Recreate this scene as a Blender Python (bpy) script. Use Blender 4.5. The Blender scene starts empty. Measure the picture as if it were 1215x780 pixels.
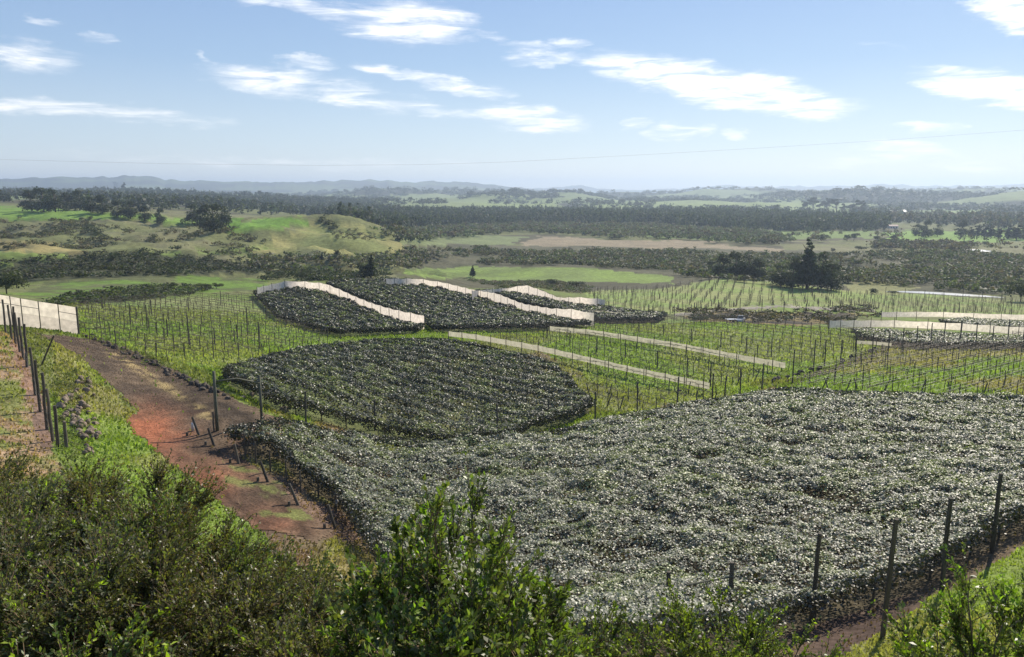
import bpy, math, numpy as np
from mathutils import Vector, Matrix
R = math.radians
rng = np.random.default_rng(7)
sc = bpy.context.scene
COL = sc.collection

# ------------------------------------------------------------------ camera
F = 935.0; CX = 607.5; CY = 390.0; PITCH = R(10.0)
cp, sp = math.cos(PITCH), math.sin(PITCH)
cam_d = bpy.data.cameras.new('camera'); cam = bpy.data.objects.new('camera', cam_d); COL.objects.link(cam)
cam_d.sensor_width = 36.0; cam_d.lens = 36.0 * F / 1215.0
cam_d.clip_start = 0.05; cam_d.clip_end = 60000.0
cam.location = (0, 0, 0); cam.rotation_euler = (R(90) - PITCH, 0, 0)
sc.camera = cam

# ------------------------------------------------------------------ exposure, sky, sun
SUN_AZ = R(35.0); SUN_EL = R(38.0)          # ahead and to the right
vs = sc.view_settings
vs.view_transform = 'Standard'; vs.look = 'None'; vs.exposure = 0.40; vs.gamma = 1.0; vs.use_curve_mapping = False

world = bpy.data.worlds.new('World'); sc.world = world; world.use_nodes = True
nt = world.node_tree; nt.nodes.clear()
def N(tree, t, **kw):
    n = tree.nodes.new(t)
    for k, v in kw.items(): setattr(n, k, v)
    return n
def math_node(tree, op, a, b=None, clamp=False):
    n = N(tree, 'ShaderNodeMath', operation=op); n.use_clamp = clamp
    for i, v in enumerate((a, b)):
        if v is None: continue
        if isinstance(v, (int, float)): n.inputs[i].default_value = v
        else: tree.links.new(v, n.inputs[i])
    return n.outputs[0]
L = nt.links
sky = N(nt, 'ShaderNodeTexSky', sky_type='NISHITA'); sky.sun_disc = False
sky.sun_elevation = SUN_EL; sky.sun_rotation = SUN_AZ; sky.altitude = 50; sky.air_density = 1.0; sky.dust_density = 0.3; sky.ozone_density = 3.5
tc = N(nt, 'ShaderNodeTexCoord')
sx = N(nt, 'ShaderNodeSeparateXYZ'); L.new(tc.outputs['Generated'], sx.inputs[0])
az = math_node(nt, 'ARCTAN2', sx.outputs[0], sx.outputs[1])
el = math_node(nt, 'ARCSINE', sx.outputs[2])
cb = N(nt, 'ShaderNodeCombineXYZ'); L.new(az, cb.inputs[0]); L.new(el, cb.inputs[1])
# soft warp of the sky coordinates so that cloud outlines are ragged
n1 = N(nt, 'ShaderNodeTexNoise'); n1.inputs['Scale'].default_value = 16; n1.inputs['Detail'].default_value = 7; n1.inputs['Roughness'].default_value = .62
mpn = N(nt, 'ShaderNodeMapping'); mpn.inputs['Rotation'].default_value = (0, 0, R(9)); mpn.inputs['Scale'].default_value = (.8, 2.6, 1)
L.new(cb.outputs[0], mpn.inputs[0]); L.new(mpn.outputs[0], n1.inputs['Vector'])
vsub = N(nt, 'ShaderNodeVectorMath', operation='SUBTRACT'); L.new(n1.outputs['Color'], vsub.inputs[0]); vsub.inputs[1].default_value = (.5, .5, .5)
vmul = N(nt, 'ShaderNodeVectorMath', operation='MULTIPLY'); L.new(vsub.outputs[0], vmul.inputs[0]); vmul.inputs[1].default_value = (.11, .035, 0)
vadd = N(nt, 'ShaderNodeVectorMath', operation='ADD'); L.new(cb.outputs[0], vadd.inputs[0]); L.new(vmul.outputs[0], vadd.inputs[1])
def px2sky(px, py):
    a, b = (px - CX) / F, (CY - py) / F
    x, y, z = a, cp + b * sp, -sp + b * cp
    return math.atan2(x, y), math.asin(z / math.sqrt(x * x + y * y + z * z))
# cirrus streaks: centre, half length, half height (in the photo's pixels), tilt, density
CLOUDS = [(850,100,175,26,-11,1.35),(760,85,85,22,-10,.9),(950,122,85,20,-10,1.1),(480,28,105,30,-3,1.05),(420,18,150,13,-8,.75),(540,30,60,14,-15,.8),
          (320,95,95,17,-4,.8),(410,112,95,17,-10,.85),(500,125,110,10,-8,.7),(625,140,80,15,-8,1.0),(545,103,75,11,-8,.85),(470,88,70,9,-10,.65),(360,76,40,11,-8,.7),
          (640,62,70,12,-8,.75),(630,72,50,7,0,.55),(25,66,80,20,-3,.75),(110,47,28,10,-4,.55),(45,25,30,7,-4,.45),(90,130,170,11,-1,.62),(190,140,110,9,-1,.45),
          (1165,100,105,20,-12,1.15),(1205,112,70,22,-18,1.1),(1200,14,75,26,-24,1.2),(805,155,42,13,6,.85),(760,143,28,8,0,.55),(868,157,24,9,-12,.5),
          (1085,152,60,7,0,.55),(1080,180,80,13,-6,.55),(1150,195,60,12,-5,.5),(330,192,330,7,-1,.36),(680,50,30,9,-5,.5),(1000,190,70,9,0,.35),(1050,60,40,5,-20,.3),
          (300,2,40,6,0,.4),(235,70,16,8,-40,.35)]
fld = None
for (px, py, hw, hh, ang, dens) in CLOUDS:
    dens = dens * 1.25 if dens < .7 else dens
    a0, e0 = px2sky(px, py); a1, _ = px2sky(px + hw, py); _, e1 = px2sky(px, py - hh)
    m = N(nt, 'ShaderNodeMapping', vector_type='TEXTURE')
    m.inputs['Location'].default_value = (a0, e0, 0); m.inputs['Rotation'].default_value = (0, 0, R(ang)); m.inputs['Scale'].default_value = (a1 - a0, (e1 - e0) * 1.15, 1)
    L.new(vadd.outputs[0], m.inputs[0])
    ln = N(nt, 'ShaderNodeVectorMath', operation='DOT_PRODUCT'); L.new(m.outputs[0], ln.inputs[0]); L.new(m.outputs[0], ln.inputs[1])
    f = math_node(nt, 'MULTIPLY', math_node(nt, 'SUBTRACT', 1.0, ln.outputs['Value'], True), dens)
    fld = f if fld is None else math_node(nt, 'MAXIMUM', fld, f)
n2 = N(nt, 'ShaderNodeTexNoise'); n2.inputs['Scale'].default_value = 26; n2.inputs['Detail'].default_value = 9; n2.inputs['Roughness'].default_value = .6; n2.inputs['Distortion'].default_value = .6
mp2 = N(nt, 'ShaderNodeMapping'); mp2.inputs['Rotation'].default_value = (0, 0, R(10)); mp2.inputs['Scale'].default_value = (.5, 3.4, 1)
L.new(cb.outputs[0], mp2.inputs[0]); L.new(mp2.outputs[0], n2.inputs['Vector'])
tex = math_node(nt, 'ADD', math_node(nt, 'MULTIPLY', n2.outputs['Fac'], 3.0), -.78)
msk = math_node(nt, 'MULTIPLY', fld, tex)
sm = N(nt, 'ShaderNodeMapRange', interpolation_type='SMOOTHSTEP'); sm.inputs['From Min'].default_value = .04; sm.inputs['From Max'].default_value = 1.05
L.new(msk, sm.inputs['Value'])
mix = N(nt, 'ShaderNodeMix', data_type='RGBA'); L.new(sm.outputs[0], mix.inputs['Factor'])
ramp = N(nt, 'ShaderNodeValToRGB'); cr = ramp.color_ramp
cr.elements[0].position = 0; cr.elements[0].color = (1.0, 1.04, 1.06, 1); cr.elements[1].position = 1; cr.elements[1].color = (.14, .25, .56, 1)
for ps, cc in ((.05, (.72, .85, .98)), (.14, (.42, .60, .86)), (.26, (.29, .45, .79))):
    e_ = cr.elements.new(ps); e_.color = (*cc, 1)
L.new(math_node(nt, 'MULTIPLY', el, .95), ramp.inputs[0])
rs_ = N(nt, 'ShaderNodeVectorMath', operation='SCALE'); L.new(ramp.outputs[0], rs_.inputs[0]); rs_.inputs['Scale'].default_value = 6.9
smix = N(nt, 'ShaderNodeMix', data_type='RGBA'); smix.inputs['Factor'].default_value = .70
L.new(sky.outputs[0], smix.inputs['A']); L.new(rs_.outputs[0], smix.inputs['B'])
L.new(smix.outputs['Result'], mix.inputs['A']); mix.inputs['B'].default_value = (10.2, 10.1, 10.0, 1)
bg = N(nt, 'ShaderNodeBackground'); bg.inputs['Strength'].default_value = .10
L.new(mix.outputs['Result'], bg.inputs[0])
wo = N(nt, 'ShaderNodeOutputWorld'); L.new(bg.outputs[0], wo.inputs[0])

sun_d = bpy.data.lights.new('sun', 'SUN'); sun = bpy.data.objects.new('sun', sun_d); COL.objects.link(sun)
sun_d.energy = 4.9; sun_d.angle = R(.5); sun_d.color = (1, .91, .77)
sdir = Vector((math.sin(SUN_AZ) * math.cos(SUN_EL), math.cos(SUN_AZ) * math.cos(SUN_EL), math.sin(SUN_EL)))
sun.rotation_euler = sdir.to_track_quat('Z', 'Y').to_euler()
sc.cycles.max_bounces = 6; sc.cycles.transparent_max_bounces = 6; sc.cycles.volume_bounces = 0

# ------------------------------------------------------------------ numeric helpers
def hash2(ix, iy, seed):
    h = (ix.astype(np.int64) * 374761393 + iy.astype(np.int64) * 668265263 + seed * 974634777) & 0xffffffff
    h = ((h ^ (h >> 13)) * 1274126177) & 0xffffffff
    return ((h ^ (h >> 16)) & 0xffff) / 65535.0
def vnoise(x, y, seed=0):
    x = np.asarray(x, float); y = np.asarray(y, float)
    ix, iy = np.floor(x), np.floor(y); fx, fy = x - ix, y - iy
    fx = fx * fx * (3 - 2 * fx); fy = fy * fy * (3 - 2 * fy)
    ix = ix.astype(np.int64); iy = iy.astype(np.int64)
    a = hash2(ix, iy, seed); b = hash2(ix + 1, iy, seed); c = hash2(ix, iy + 1, seed); d = hash2(ix + 1, iy + 1, seed)
    return (a * (1 - fx) + b * fx) * (1 - fy) + (c * (1 - fx) + d * fx) * fy
def fbm(x, y, seed=0, o=4):
    s = 0; a = .5; t = 0
    for i in range(o):
        s = s + a * vnoise(x, y, seed + i * 17); t += a; a *= .5; x = x * 2.03 + 5.1; y = y * 2.03 + 1.7
    return s / t
def sstep(a, b, x):
    t = np.clip((x - a) / (b - a), 0, 1); return t * t * (3 - 2 * t)
def pip(px, py, poly):
    px = np.asarray(px, float); py = np.asarray(py, float); inside = np.zeros(px.shape, bool)
    n = len(poly)
    for i in range(n):
        x1, y1 = poly[i]; x2, y2 = poly[(i + 1) % n]
        if y1 == y2: continue
        c = ((y1 > py) != (y2 > py)) & (px < (x2 - x1) * (py - y1) / (y2 - y1) + x1)
        inside ^= c
    return inside

# ------------------------------------------------------------------ terrain
def zy(py):
    b = (CY - py) / F; return (b * cp - sp) / (cp + b * sp)
def tx(px, py):
    b = (CY - py) / F; return ((px - CX) / F) / (cp + b * sp)
# surveyed ground points: (photo column, photo row, distance ahead in metres)
CTRL = [(1041,757,35),(962,750,37),(1215,650,44),(960,785,33),(700,745,37),(395,628,57),(355,600,60),(319,573,64),(284,551,67),(255,530,70),(258,512,72),
 (170,490,80),(100,410,112),(93,398,122),(0,389,118),(56,510,66),(42,469,74),(32,436,82),(7,397,105),(280,622,54),(100,520,66),(180,545,62),(0,540,58),(0,600,38),
 (703,502,110),(904,464,131),(590,510,106),(445,505,98),(363,503,86),(311,504,76),(500,397,190),(700,482,122),(270,437,112),(110,402,125),(100,362,200),(330,356,260),(390,405,175),(230,436,108),
 (503,388,225),(305,343,330),(385,340,310),(458,336,400),(560,350,330),(705,381,245),(718,363,300),(600,345,380),(930,434,158),(840,463,136),(850,385,215),(640,400,185),(1000,392,210),
 (1060,412,190),(1000,470,118),(1215,472,115),(1215,402,195),(1100,440,145),(900,372,300),(700,345,430),(860,333,480),(1000,346,440),(1215,356,400),(1215,380,270),(1000,375,290),(780,372,290),
 (1000,600,60),(800,600,62),(600,600,66),(800,530,86),(1000,530,84),(1215,530,84),(550,540,88),(450,560,80),(600,680,48),(800,660,52),
 (640,320,620),(480,318,620),(800,322,620),(1000,310,700),(1215,310,700),(1215,340,480),(1000,330,540),(700,295,900),(900,295,900),(1100,295,900),(1215,295,900),(500,290,850),
 (600,272,1400),(800,272,1400),(1000,272,1400),(1215,272,1400),(450,266,1500),(650,250,2800),(900,250,2800),(1215,250,2800),
 (470,300,640),(440,285,690),(410,268,740),(330,270,720),(370,275,690),(300,300,560),(380,305,560),(250,266,850),(120,256,900),(20,250,950),(150,275,720),(0,290,600),(100,300,520),(220,303,520),
 (0,330,350),(100,346,262),(150,330,330),(280,332,400),(250,318,440),(100,320,400),(400,325,470),(330,325,440),(60,305,470),
 (0,236,1900),(150,236,2000),(300,244,2200),(420,250,2200),(0,232,2600),(100,232,2700)]
ax, av = [], []
for (px, py, D) in CTRL: ax.append((tx(px, py) * 2.2, math.log(D))); av.append(zy(py))
for t in (-.9, -.6, -.3, 0, .3, .6, .9):
    l = max(0, -t)
    for D, z in ((1.5, -2.4), (3, -3.6), (6, -5.9 + l), (10, -8.2 + 1.5 * l), (15, -11.0 + 3 * l), (20, -13.9 + 4 * l), (27, -17.6 + 6 * l)):
        ax.append((t * 2.2, math.log(D))); av.append(z / D)
    for D, z in ((5000, -60), (9000, -60), (16000, -60)):
        ax.append((t * 2.2, math.log(D))); av.append(z / D)
for D, v in ((60, -.40), (120, -.26), (250, -.165), (500, -.11), (900, -.075), (1800, -.036)):
    ax.append((.85 * 2.2, math.log(D))); av.append(v)
for D, v in ((40, -.37), (70, -.25), (120, -.17), (250, -.12), (500, -.075), (900, -.03), (1800, -.015)):
    ax.append((-.85 * 2.2, math.log(D))); av.append(v)
AX = np.array(ax); AV = np.array(av)
def _tps(d2): return np.where(d2 > 1e-12, .5 * d2 * np.log(np.maximum(d2, 1e-12)), 0.)
_n = len(AX)
_K = _tps(((AX[:, None] - AX[None]) ** 2).sum(-1)) + np.eye(_n) * .004
_P = np.c_[np.ones(_n), AX]
_W = np.linalg.solve(np.block([[_K, _P], [_P.T, np.zeros((3, 3))]]), np.r_[AV, 0, 0, 0])
def tps_eval(t, lnD):
    q = np.stack([t * 2.2, lnD], -1).reshape(-1, 2); out = np.empty(len(q))
    for i in range(0, len(q), 40000):
        s = q[i:i + 40000]
        out[i:i + 40000] = _tps(((s[:, None] - AX[None]) ** 2).sum(-1)) @ _W[:_n] + _W[_n] + s @ _W[_n + 1:]
    return out.reshape(np.shape(t))
TH = np.concatenate([np.linspace(-180, -60, 25)[:-1], np.linspace(-60, -40, 41)[:-1], np.linspace(-40, 40, 801)[:-1], np.linspace(40, 60, 41)[:-1], np.linspace(60, 180, 25)])
TH = np.radians(TH)
_r = [1.2]
while _r[-1] < 19000:
    r_ = _r[-1]; _r.append(r_ * (1.0085 if 30 < r_ < 330 else 1.016))
RR = np.array(_r); LR = np.log(RR)
# coarse evaluation of the smooth base, then linear up-sampling (it is very smooth)
_tc = np.radians(np.linspace(-48, 48, 97)); _rc = np.log(np.geomspace(1.2, 20000, 220))
_T, _Rr = np.meshgrid(_tc, _rc)
_base = tps_eval(np.tan(_T), _Rr + np.log(np.cos(_T)))
def base_v(th, lr):
    th = np.clip(th, R(-47.9), R(47.9))
    u = (th - _tc[0]) / (_tc[1] - _tc[0]); v = np.clip((lr - _rc[0]) / (_rc[1] - _rc[0]), 0, len(_rc) - 1.001)
    i = np.floor(u).astype(int); j = np.floor(v).astype(int); fu = u - i; fv = v - j
    fu = fu  # bilinear
    return (_base[j, i] * (1 - fu) + _base[j, i + 1] * fu) * (1 - fv) + (_base[j + 1, i] * (1 - fu) + _base[j + 1, i + 1] * fu) * fv
def ridge(t, keys):
    k = sorted(keys); return np.interp(t, [tx(p, 225) for p, _ in k], [zy(q) for _, q in k])
RIDGE1 = [(-200,212),(0,213),(60,211),(140,212),(150,209),(200,214),(260,216),(330,217),(400,215),(440,214),(500,216),(540,216),(580,219),(620,224),(680,229),(760,232),(1400,232)]
RIDGE2 = [(-200,219),(560,222),(620,226),(650,223),(690,221),(730,225),(780,226),(840,221),(870,220),(900,222),(940,222),(1000,221),(1050,219.5),(1100,221),(1130,221),(1180,220),(1215,219),(1400,220)]
def height(th, r):
    thc = np.clip(th, R(-47.9), R(47.9)); D = r * np.cos(thc); t = np.tan(thc)
    z = base_v(th, np.log(r)) * D
    x = r * np.sin(th); y = r * np.cos(th)
    # undulation growing with distance
    z += (fbm(x / 9, y / 9, 3) - .5) * .55 * sstep(12, 60, r)
    z += (fbm(x / 60, y / 60, 5) - .5) * 2.4 * sstep(260, 600, r)
    z += (fbm(x / 260, y / 260, 11) - .5) * 20 * sstep(900, 2200, r)
    far = sstep(2400, 4200, r) * (1 - sstep(7000, 9000, r))
    z += far * np.maximum(0, fbm(x / 900, y / 900, 21, 4) - .42) * 190
    # kiwifruit humps beneath the pale windbreaks
    def hump(px, py, D0, sxm, sym, h, rot=0.):
        x0, y0 = tx(px, py) * D0, D0
        dx, dy = x - x0, y - y0; c, s = math.cos(rot), math.sin(rot)
        return h * np.exp(-((dx * c + dy * s) / sxm) ** 2 - ((-dx * s + dy * c) / sym) ** 2)
    z += hump(370, 338, 315, 22, 30, 2.2) + hump(500, 334, 385, 18, 40, 3.0) + hump(625, 342, 390, 14, 30, 2.6)
    z += hump(640, 322, 620, 60, 45, 3.5) + hump(760, 324, 590, 40, 30, 2)
    z += hump(900, 372, 285, 22, 12, 3.0) + hump(980, 370, 290, 20, 11, 2.5) + hump(985, 335, 520, 30, 20, 5)
    z += hump(410, 266, 760, 60, 45, 6) + hump(470, 292, 680, 30, 40, 4) + hump(150, 262, 880, 90, 50, 7) + hump(300, 285, 660, 40, 40, 5)
    # gullies of the rough hillside on the left
    g = sstep(-.02, -.12, t) * sstep(340, 450, r) * (1 - sstep(900, 1100, r))
    rid = 1 - np.abs(2 * fbm(x / 85 + 3, y / 60, 33, 4) - 1)
    z += g * (rid - .75) * 21
    # far ranges
    zr = ridge(t, RIDGE1) * 10500 + (fbm(t * 90, t * 0 + 2, 41, 4) - .5) * 45 + (fbm(x / 700, y / 700, 43, 3) - .5) * 30
    k1 = np.exp(-((r - 10500 - (fbm(t * 12, t * 0, 9) - .5) * 900) / 1500) ** 2)
    z = z * (1 - k1) + np.maximum(zr, -60) * k1
    zr2 = ridge(t, RIDGE2) * 16500 + (fbm(t * 70, t * 0 + 7, 51, 4) - .5) * 70
    k2 = np.exp(-((r - 16500) / 1900) ** 2) * (r < 16500) + (r >= 16500)
    z = z * (1 - k2) + np.maximum(zr2, -40) * k2
    # the hilltop behind the viewer
    b = sstep(R(60), R(100), np.abs(th))
    zb = -2.2 - .05 * r * (r < 60) - 3 * (r >= 60)
    return z * (1 - b) + zb * b
_TG, _RG = np.meshgrid(TH, RR)
ZG = height(_TG, _RG)
XG = _RG * np.sin(_TG); YG = _RG * np.cos(_TG)
_THI = np.arange(len(TH)); _RRI = np.arange(len(RR))
def gz(x, y):
    x = np.asarray(x, float); y = np.asarray(y, float)
    r = np.maximum(np.hypot(x, y), RR[0]); th = np.arctan2(x, y)
    u = np.clip(np.interp(th, TH, _THI), 0, len(TH) - 1.001); v = np.clip(np.interp(np.log(r), LR, _RRI), 0, len(RR) - 1.001)
    i = np.floor(u).astype(int); j = np.floor(v).astype(int); fu = u - i; fv = v - j
    return (ZG[j, i] * (1 - fu) + ZG[j, i + 1] * fu) * (1 - fv) + (ZG[j + 1, i] * (1 - fu) + ZG[j + 1, i + 1] * fu) * fv
_DS = np.geomspace(3, 15000, 3500)
def P(px, py, h=0., dmin=25., dmax=15000.):
    """the point of the ground (plus h) seen at a place in the photo"""
    b = (CY - py) / F; a = (px - CX) / F
    k = (-sp + b * cp) / (cp + b * sp); t = a / (cp + b * sp)
    D = _DS[(_DS >= dmin) & (_DS <= dmax)]
    d = gz(t * D, D) + h - k * D
    hit = np.nonzero(d >= 0)[0]
    if len(hit) == 0:
        i = int(np.argmax(d)); Dm = D[i]
    else:
        i = hit[0]
        Dm = D[i] if i == 0 else D[i - 1] + (D[i] - D[i - 1]) * (-d[i - 1]) / (d[i] - d[i - 1])
    x, y = t * Dm, Dm
    return np.array([x, y, float(gz(x, y))])
def proj(x, y, z):
    w = y * cp - z * sp
    w = np.where(np.abs(w) < 1e-6, 1e-6, w)
    return CX + F * x / w, CY - F * (y * sp + z * cp) / w
def wpoly(pts, h=0., dmin=25.): return [tuple(P(a, b, h, dmin)[:2]) for a, b in pts]
# ------------------------------------------------------------------ mesh and material helpers
def mesh_np(name, V, Fq, mat, C=None, smooth=False, k=4):
    V = np.ascontiguousarray(V, np.float32); Fq = np.ascontiguousarray(Fq, np.int32)
    me = bpy.data.meshes.new(name)
    me.vertices.add(len(V)); me.vertices.foreach_set('co', V.ravel())
    me.loops.add(Fq.size); me.loops.foreach_set('vertex_index', Fq.ravel())
    me.polygons.add(len(Fq)); me.polygons.foreach_set('loop_start', np.arange(0, Fq.size, k, dtype=np.int32))
    if smooth: me.polygons.foreach_set('use_smooth', np.ones(len(Fq), bool))
    if C is not None:
        at = me.color_attributes.new('Col', 'FLOAT_COLOR', 'POINT')
        at.data.foreach_set('color', np.c_[C, np.ones(len(C))].astype(np.float32).ravel())
    me.update(calc_edges=True)
    if mat: me.materials.append(mat)
    return me
def link(name, me, parent=None, loc=None):
    o = bpy.data.objects.new(name, me); COL.objects.link(o)
    if parent: o.parent = parent
    if loc is not None: o.location = loc
    return o
def tag(o, label=None, cat=None, group=None, kind=None):
    if label: o['label'] = label
    if cat: o['category'] = cat
    if group: o['group'] = group
    if kind: o['kind'] = kind
    return o
def empty(name, loc, rz=0.):
    o = bpy.data.objects.new(name, None); o.empty_display_size = .3; COL.objects.link(o)
    o.location = loc; o.rotation_euler = (0, 0, rz); return o
def copy_tree(o, parent=None):
    c = o.copy(); COL.objects.link(c)
    if parent: c.parent = parent
    for ch in o.children: copy_tree(ch, c)
    return c
class MB:
    def __init__(s): s.v = []; s.f = []
    def tube(s, pts, rad, n=6, cap=True):
        pts = [Vector(p) for p in pts]; b = len(s.v)
        if isinstance(rad, (int, float)): rad = [rad] * len(pts)
        for i, p in enumerate(pts):
            d = (pts[min(i + 1, len(pts) - 1)] - pts[max(i - 1, 0)]).normalized()
            u = d.orthogonal().normalized() if abs(d.z) < .95 else Vector((1, 0, 0)).cross(d).normalized()
            w = d.cross(u)
            for q in range(n):
                a = 2 * math.pi * q / n; s.v.append(p + (u * math.cos(a) + w * math.sin(a)) * rad[i])
        for i in range(len(pts) - 1):
            for q in range(n):
                s.f.append((b + i * n + q, b + i * n + (q + 1) % n, b + (i + 1) * n + (q + 1) % n, b + (i + 1) * n + q))
        if cap:
            s.f.append(tuple(b + (len(pts) - 1) * n + q for q in range(n))); s.f.append(tuple(b + q for q in reversed(range(n))))
        return s
    def box(s, c, sz, rz=0.):
        b = len(s.v); cs, sn = math.cos(rz), math.sin(rz)
        for k in range(8):
            x = (.5 if k & 1 else -.5) * sz[0]; y = (.5 if k & 2 else -.5) * sz[1]; z = (.5 if k & 4 else -.5) * sz[2]
            s.v.append(Vector((c[0] + x * cs - y * sn, c[1] + x * sn + y * cs, c[2] + z)))
        for f in ((0, 2, 3, 1), (4, 5, 7, 6), (0, 1, 5, 4), (2, 6, 7, 3), (0, 4, 6, 2), (1, 3, 7, 5)): s.f.append(tuple(b + i for i in f))
        return s
    def prism(s, prof, y0, y1, ax='y'):
        b = len(s.v); n = len(prof)
        for yy in (y0, y1):
            for a, z in prof: s.v.append(Vector((a, yy, z)))
        for i in range(n): s.f.append((b + i, b + (i + 1) % n, b + n + (i + 1) % n, b + n + i))
        s.f.append(tuple(b + i for i in reversed(range(n)))); s.f.append(tuple(b + n + i for i in range(n)))
        return s
    def mesh(s, name, mat, smooth=False):
        me = bpy.data.meshes.new(name); me.from_pydata([tuple(v) for v in s.v], [], s.f); me.materials.append(mat)
        if smooth: me.polygons.foreach_set('use_smooth', [True] * len(me.polygons))
        me.update(); return me
    def obj(s, name, mat, parent=None, smooth=False): return link(name, s.mesh(name, mat, smooth), parent)

def principled(name, rough=.9, spec=.3):
    m = bpy.data.materials.new(name); m.use_nodes = True; t = m.node_tree; b = t.nodes['Principled BSDF']
    b.inputs['Roughness'].default_value = rough; b.inputs['Specular IOR Level'].default_value = spec
    return m, t, b
def objnoise_mat(name, c1, c2, scale, rough=.85, spec=.25, bump=.3, stretch=(1, 1, 1), world=False):
    m, t, b = principled(name, rough, spec); l = t.links
    tc = N(t, 'ShaderNodeTexCoord'); mp = N(t, 'ShaderNodeMapping'); mp.inputs['Scale'].default_value = stretch
    if world:
        g = N(t, 'ShaderNodeNewGeometry'); l.new(g.outputs['Position'], mp.inputs[0])
    else: l.new(tc.outputs['Object'], mp.inputs[0])
    n = N(t, 'ShaderNodeTexNoise'); n.inputs['Scale'].default_value = scale; n.inputs['Detail'].default_value = 6; l.new(mp.outputs[0], n.inputs[0])
    r = N(t, 'ShaderNodeValToRGB'); r.color_ramp.elements[0].position = .3; r.color_ramp.elements[1].position = .7
    r.color_ramp.elements[0].color = (*c1, 1); r.color_ramp.elements[1].color = (*c2, 1)
    l.new(n.outputs[0], r.inputs[0])
    oi = N(t, 'ShaderNodeObjectInfo'); mr = N(t, 'ShaderNodeMapRange'); mr.inputs['To Min'].default_value = .75; mr.inputs['To Max'].default_value = 1.25
    l.new(oi.outputs['Random'], mr.inputs[0])
    vm = N(t, 'ShaderNodeVectorMath', operation='SCALE'); l.new(r.outputs[0], vm.inputs[0]); l.new(mr.outputs[0], vm.inputs['Scale'])
    l.new(vm.outputs[0], b.inputs['Base Color'])
    bp = N(t, 'ShaderNodeBump'); bp.inputs['Strength'].default_value = bump; bp.inputs['Distance'].default_value = .03; l.new(n.outputs[0], bp.inputs['Height']); l.new(bp.outputs[0], b.inputs['Normal'])
    return m
def foliage_mat(name, rough=.5, spec=.4, transl=.3, tgain=(1.3, 1.5, .6), lo=.65, hi=1.35):
    m, t, b = principled(name, rough, spec); l = t.links
    a = N(t, 'ShaderNodeAttribute'); a.attribute_name = 'Col'
    g = N(t, 'ShaderNodeNewGeometry'); mr = N(t, 'ShaderNodeMapRange'); mr.inputs['To Min'].default_value = lo; mr.inputs['To Max'].default_value = hi
    l.new(g.outputs['Random Per Island'], mr.inputs[0])
    vm = N(t, 'ShaderNodeVectorMath', operation='SCALE'); l.new(a.outputs['Color'], vm.inputs[0]); l.new(mr.outputs[0], vm.inputs['Scale'])
    l.new(vm.outputs[0], b.inputs['Base Color'])
    vt = N(t, 'ShaderNodeVectorMath', operation='MULTIPLY'); l.new(vm.outputs[0], vt.inputs[0]); vt.inputs[1].default_value = tgain
    tr = N(t, 'ShaderNodeBsdfTranslucent'); l.new(vt.outputs[0], tr.inputs[0])
    mx = N(t, 'ShaderNodeMixShader'); mx.inputs[0].default_value = transl
    l.new(b.outputs[0], mx.inputs[1]); l.new(tr.outputs[0], mx.inputs[2])
    l.new(mx.outputs[0], t.nodes['Material Output'].inputs[0])
    return m
def ground_mat(name, scale=1.0, bump=.6):
    m, t, b = principled(name, .95, .12); l = t.links
    a = N(t, 'ShaderNodeAttribute'); a.attribute_name = 'Col'
    g = N(t, 'ShaderNodeNewGeometry')
    out = a.outputs['Color']
    hs = []
    for sc_, lo, hi, det in ((.35 * scale, .72, 1.28, 5), (2.7 * scale, .6, 1.4, 4), (.03 * scale, .85, 1.15, 3)):
        n = N(t, 'ShaderNodeTexNoise'); n.inputs['Scale'].default_value = sc_; n.inputs['Detail'].default_value = det; l.new(g.outputs['Position'], n.inputs[0])
        mr = N(t, 'ShaderNodeMapRange'); mr.inputs['From Min'].default_value = .3; mr.inputs['From Max'].default_value = .7; mr.inputs['To Min'].default_value = lo; mr.inputs['To Max'].default_value = hi
        l.new(n.outputs[0], mr.inputs[0])
        vm = N(t, 'ShaderNodeVectorMath', operation='SCALE'); l.new(out, vm.inputs[0]); l.new(mr.outputs[0], vm.inputs['Scale']); out = vm.outputs[0]; hs.append(n)
    l.new(out, b.inputs['Base Color'])
    bp = N(t, 'ShaderNodeBump'); bp.inputs['Strength'].default_value = bump; bp.inputs['Distance'].default_value = .12; l.new(hs[1].outputs[0], bp.inputs['Height']); l.new(bp.outputs[0], b.inputs['Normal'])
    return m

# ------------------------------------------------------------------ ground colours (what grows or lies where)
GREEN = (.15, .205, .045); LUSH = (.16, .24, .045); DULL = (.145, .155, .06); OLIVE = (.10, .11, .045); TAN = (.25, .20, .11); STRAW = (.34, .27, .12)
SCRUB = (.085, .08, .045); DIRT = (.135, .088, .062); DARKD = (.085, .058, .045); RED = (.30, .11, .055); PINK = (.24, .15, .10); WOODF = (.045, .05, .03)
PX, PY = proj(XG, YG, ZG)
PX = np.where(YG > 0, PX, -9999); PY = np.where(YG > 0, PY, -9999)
j1 = fbm(XG / 2.2, YG / 2.2, 71) - .5; j2 = fbm(XG / 2.2 + 40, YG / 2.2, 72) - .5
J1 = fbm(XG / 45, YG / 45, 73) - .5; J2 = fbm(XG / 45 + 9, YG / 45, 74) - .5
jn = np.clip(1500. / _RG, 0, 26) * (_RG < 350)
jf = np.where(_RG >= 350, 10., 0)
QX = PX + j1 * jn + J1 * jf * 3; QY = PY + j2 * jn * .6 + J2 * jf * .8
CG = np.empty(XG.shape + (3,)); GRASS = np.zeros(XG.shape)
def lerp(c1, c2, w): return np.array(c1) * (1 - w[..., None]) + np.array(c2) * w[..., None]
n_s = fbm(XG / 14, YG / 14, 81); n_l = fbm(XG / 160, YG / 160, 82); n_f = fbm(XG / 420, YG / 300, 83)
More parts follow.
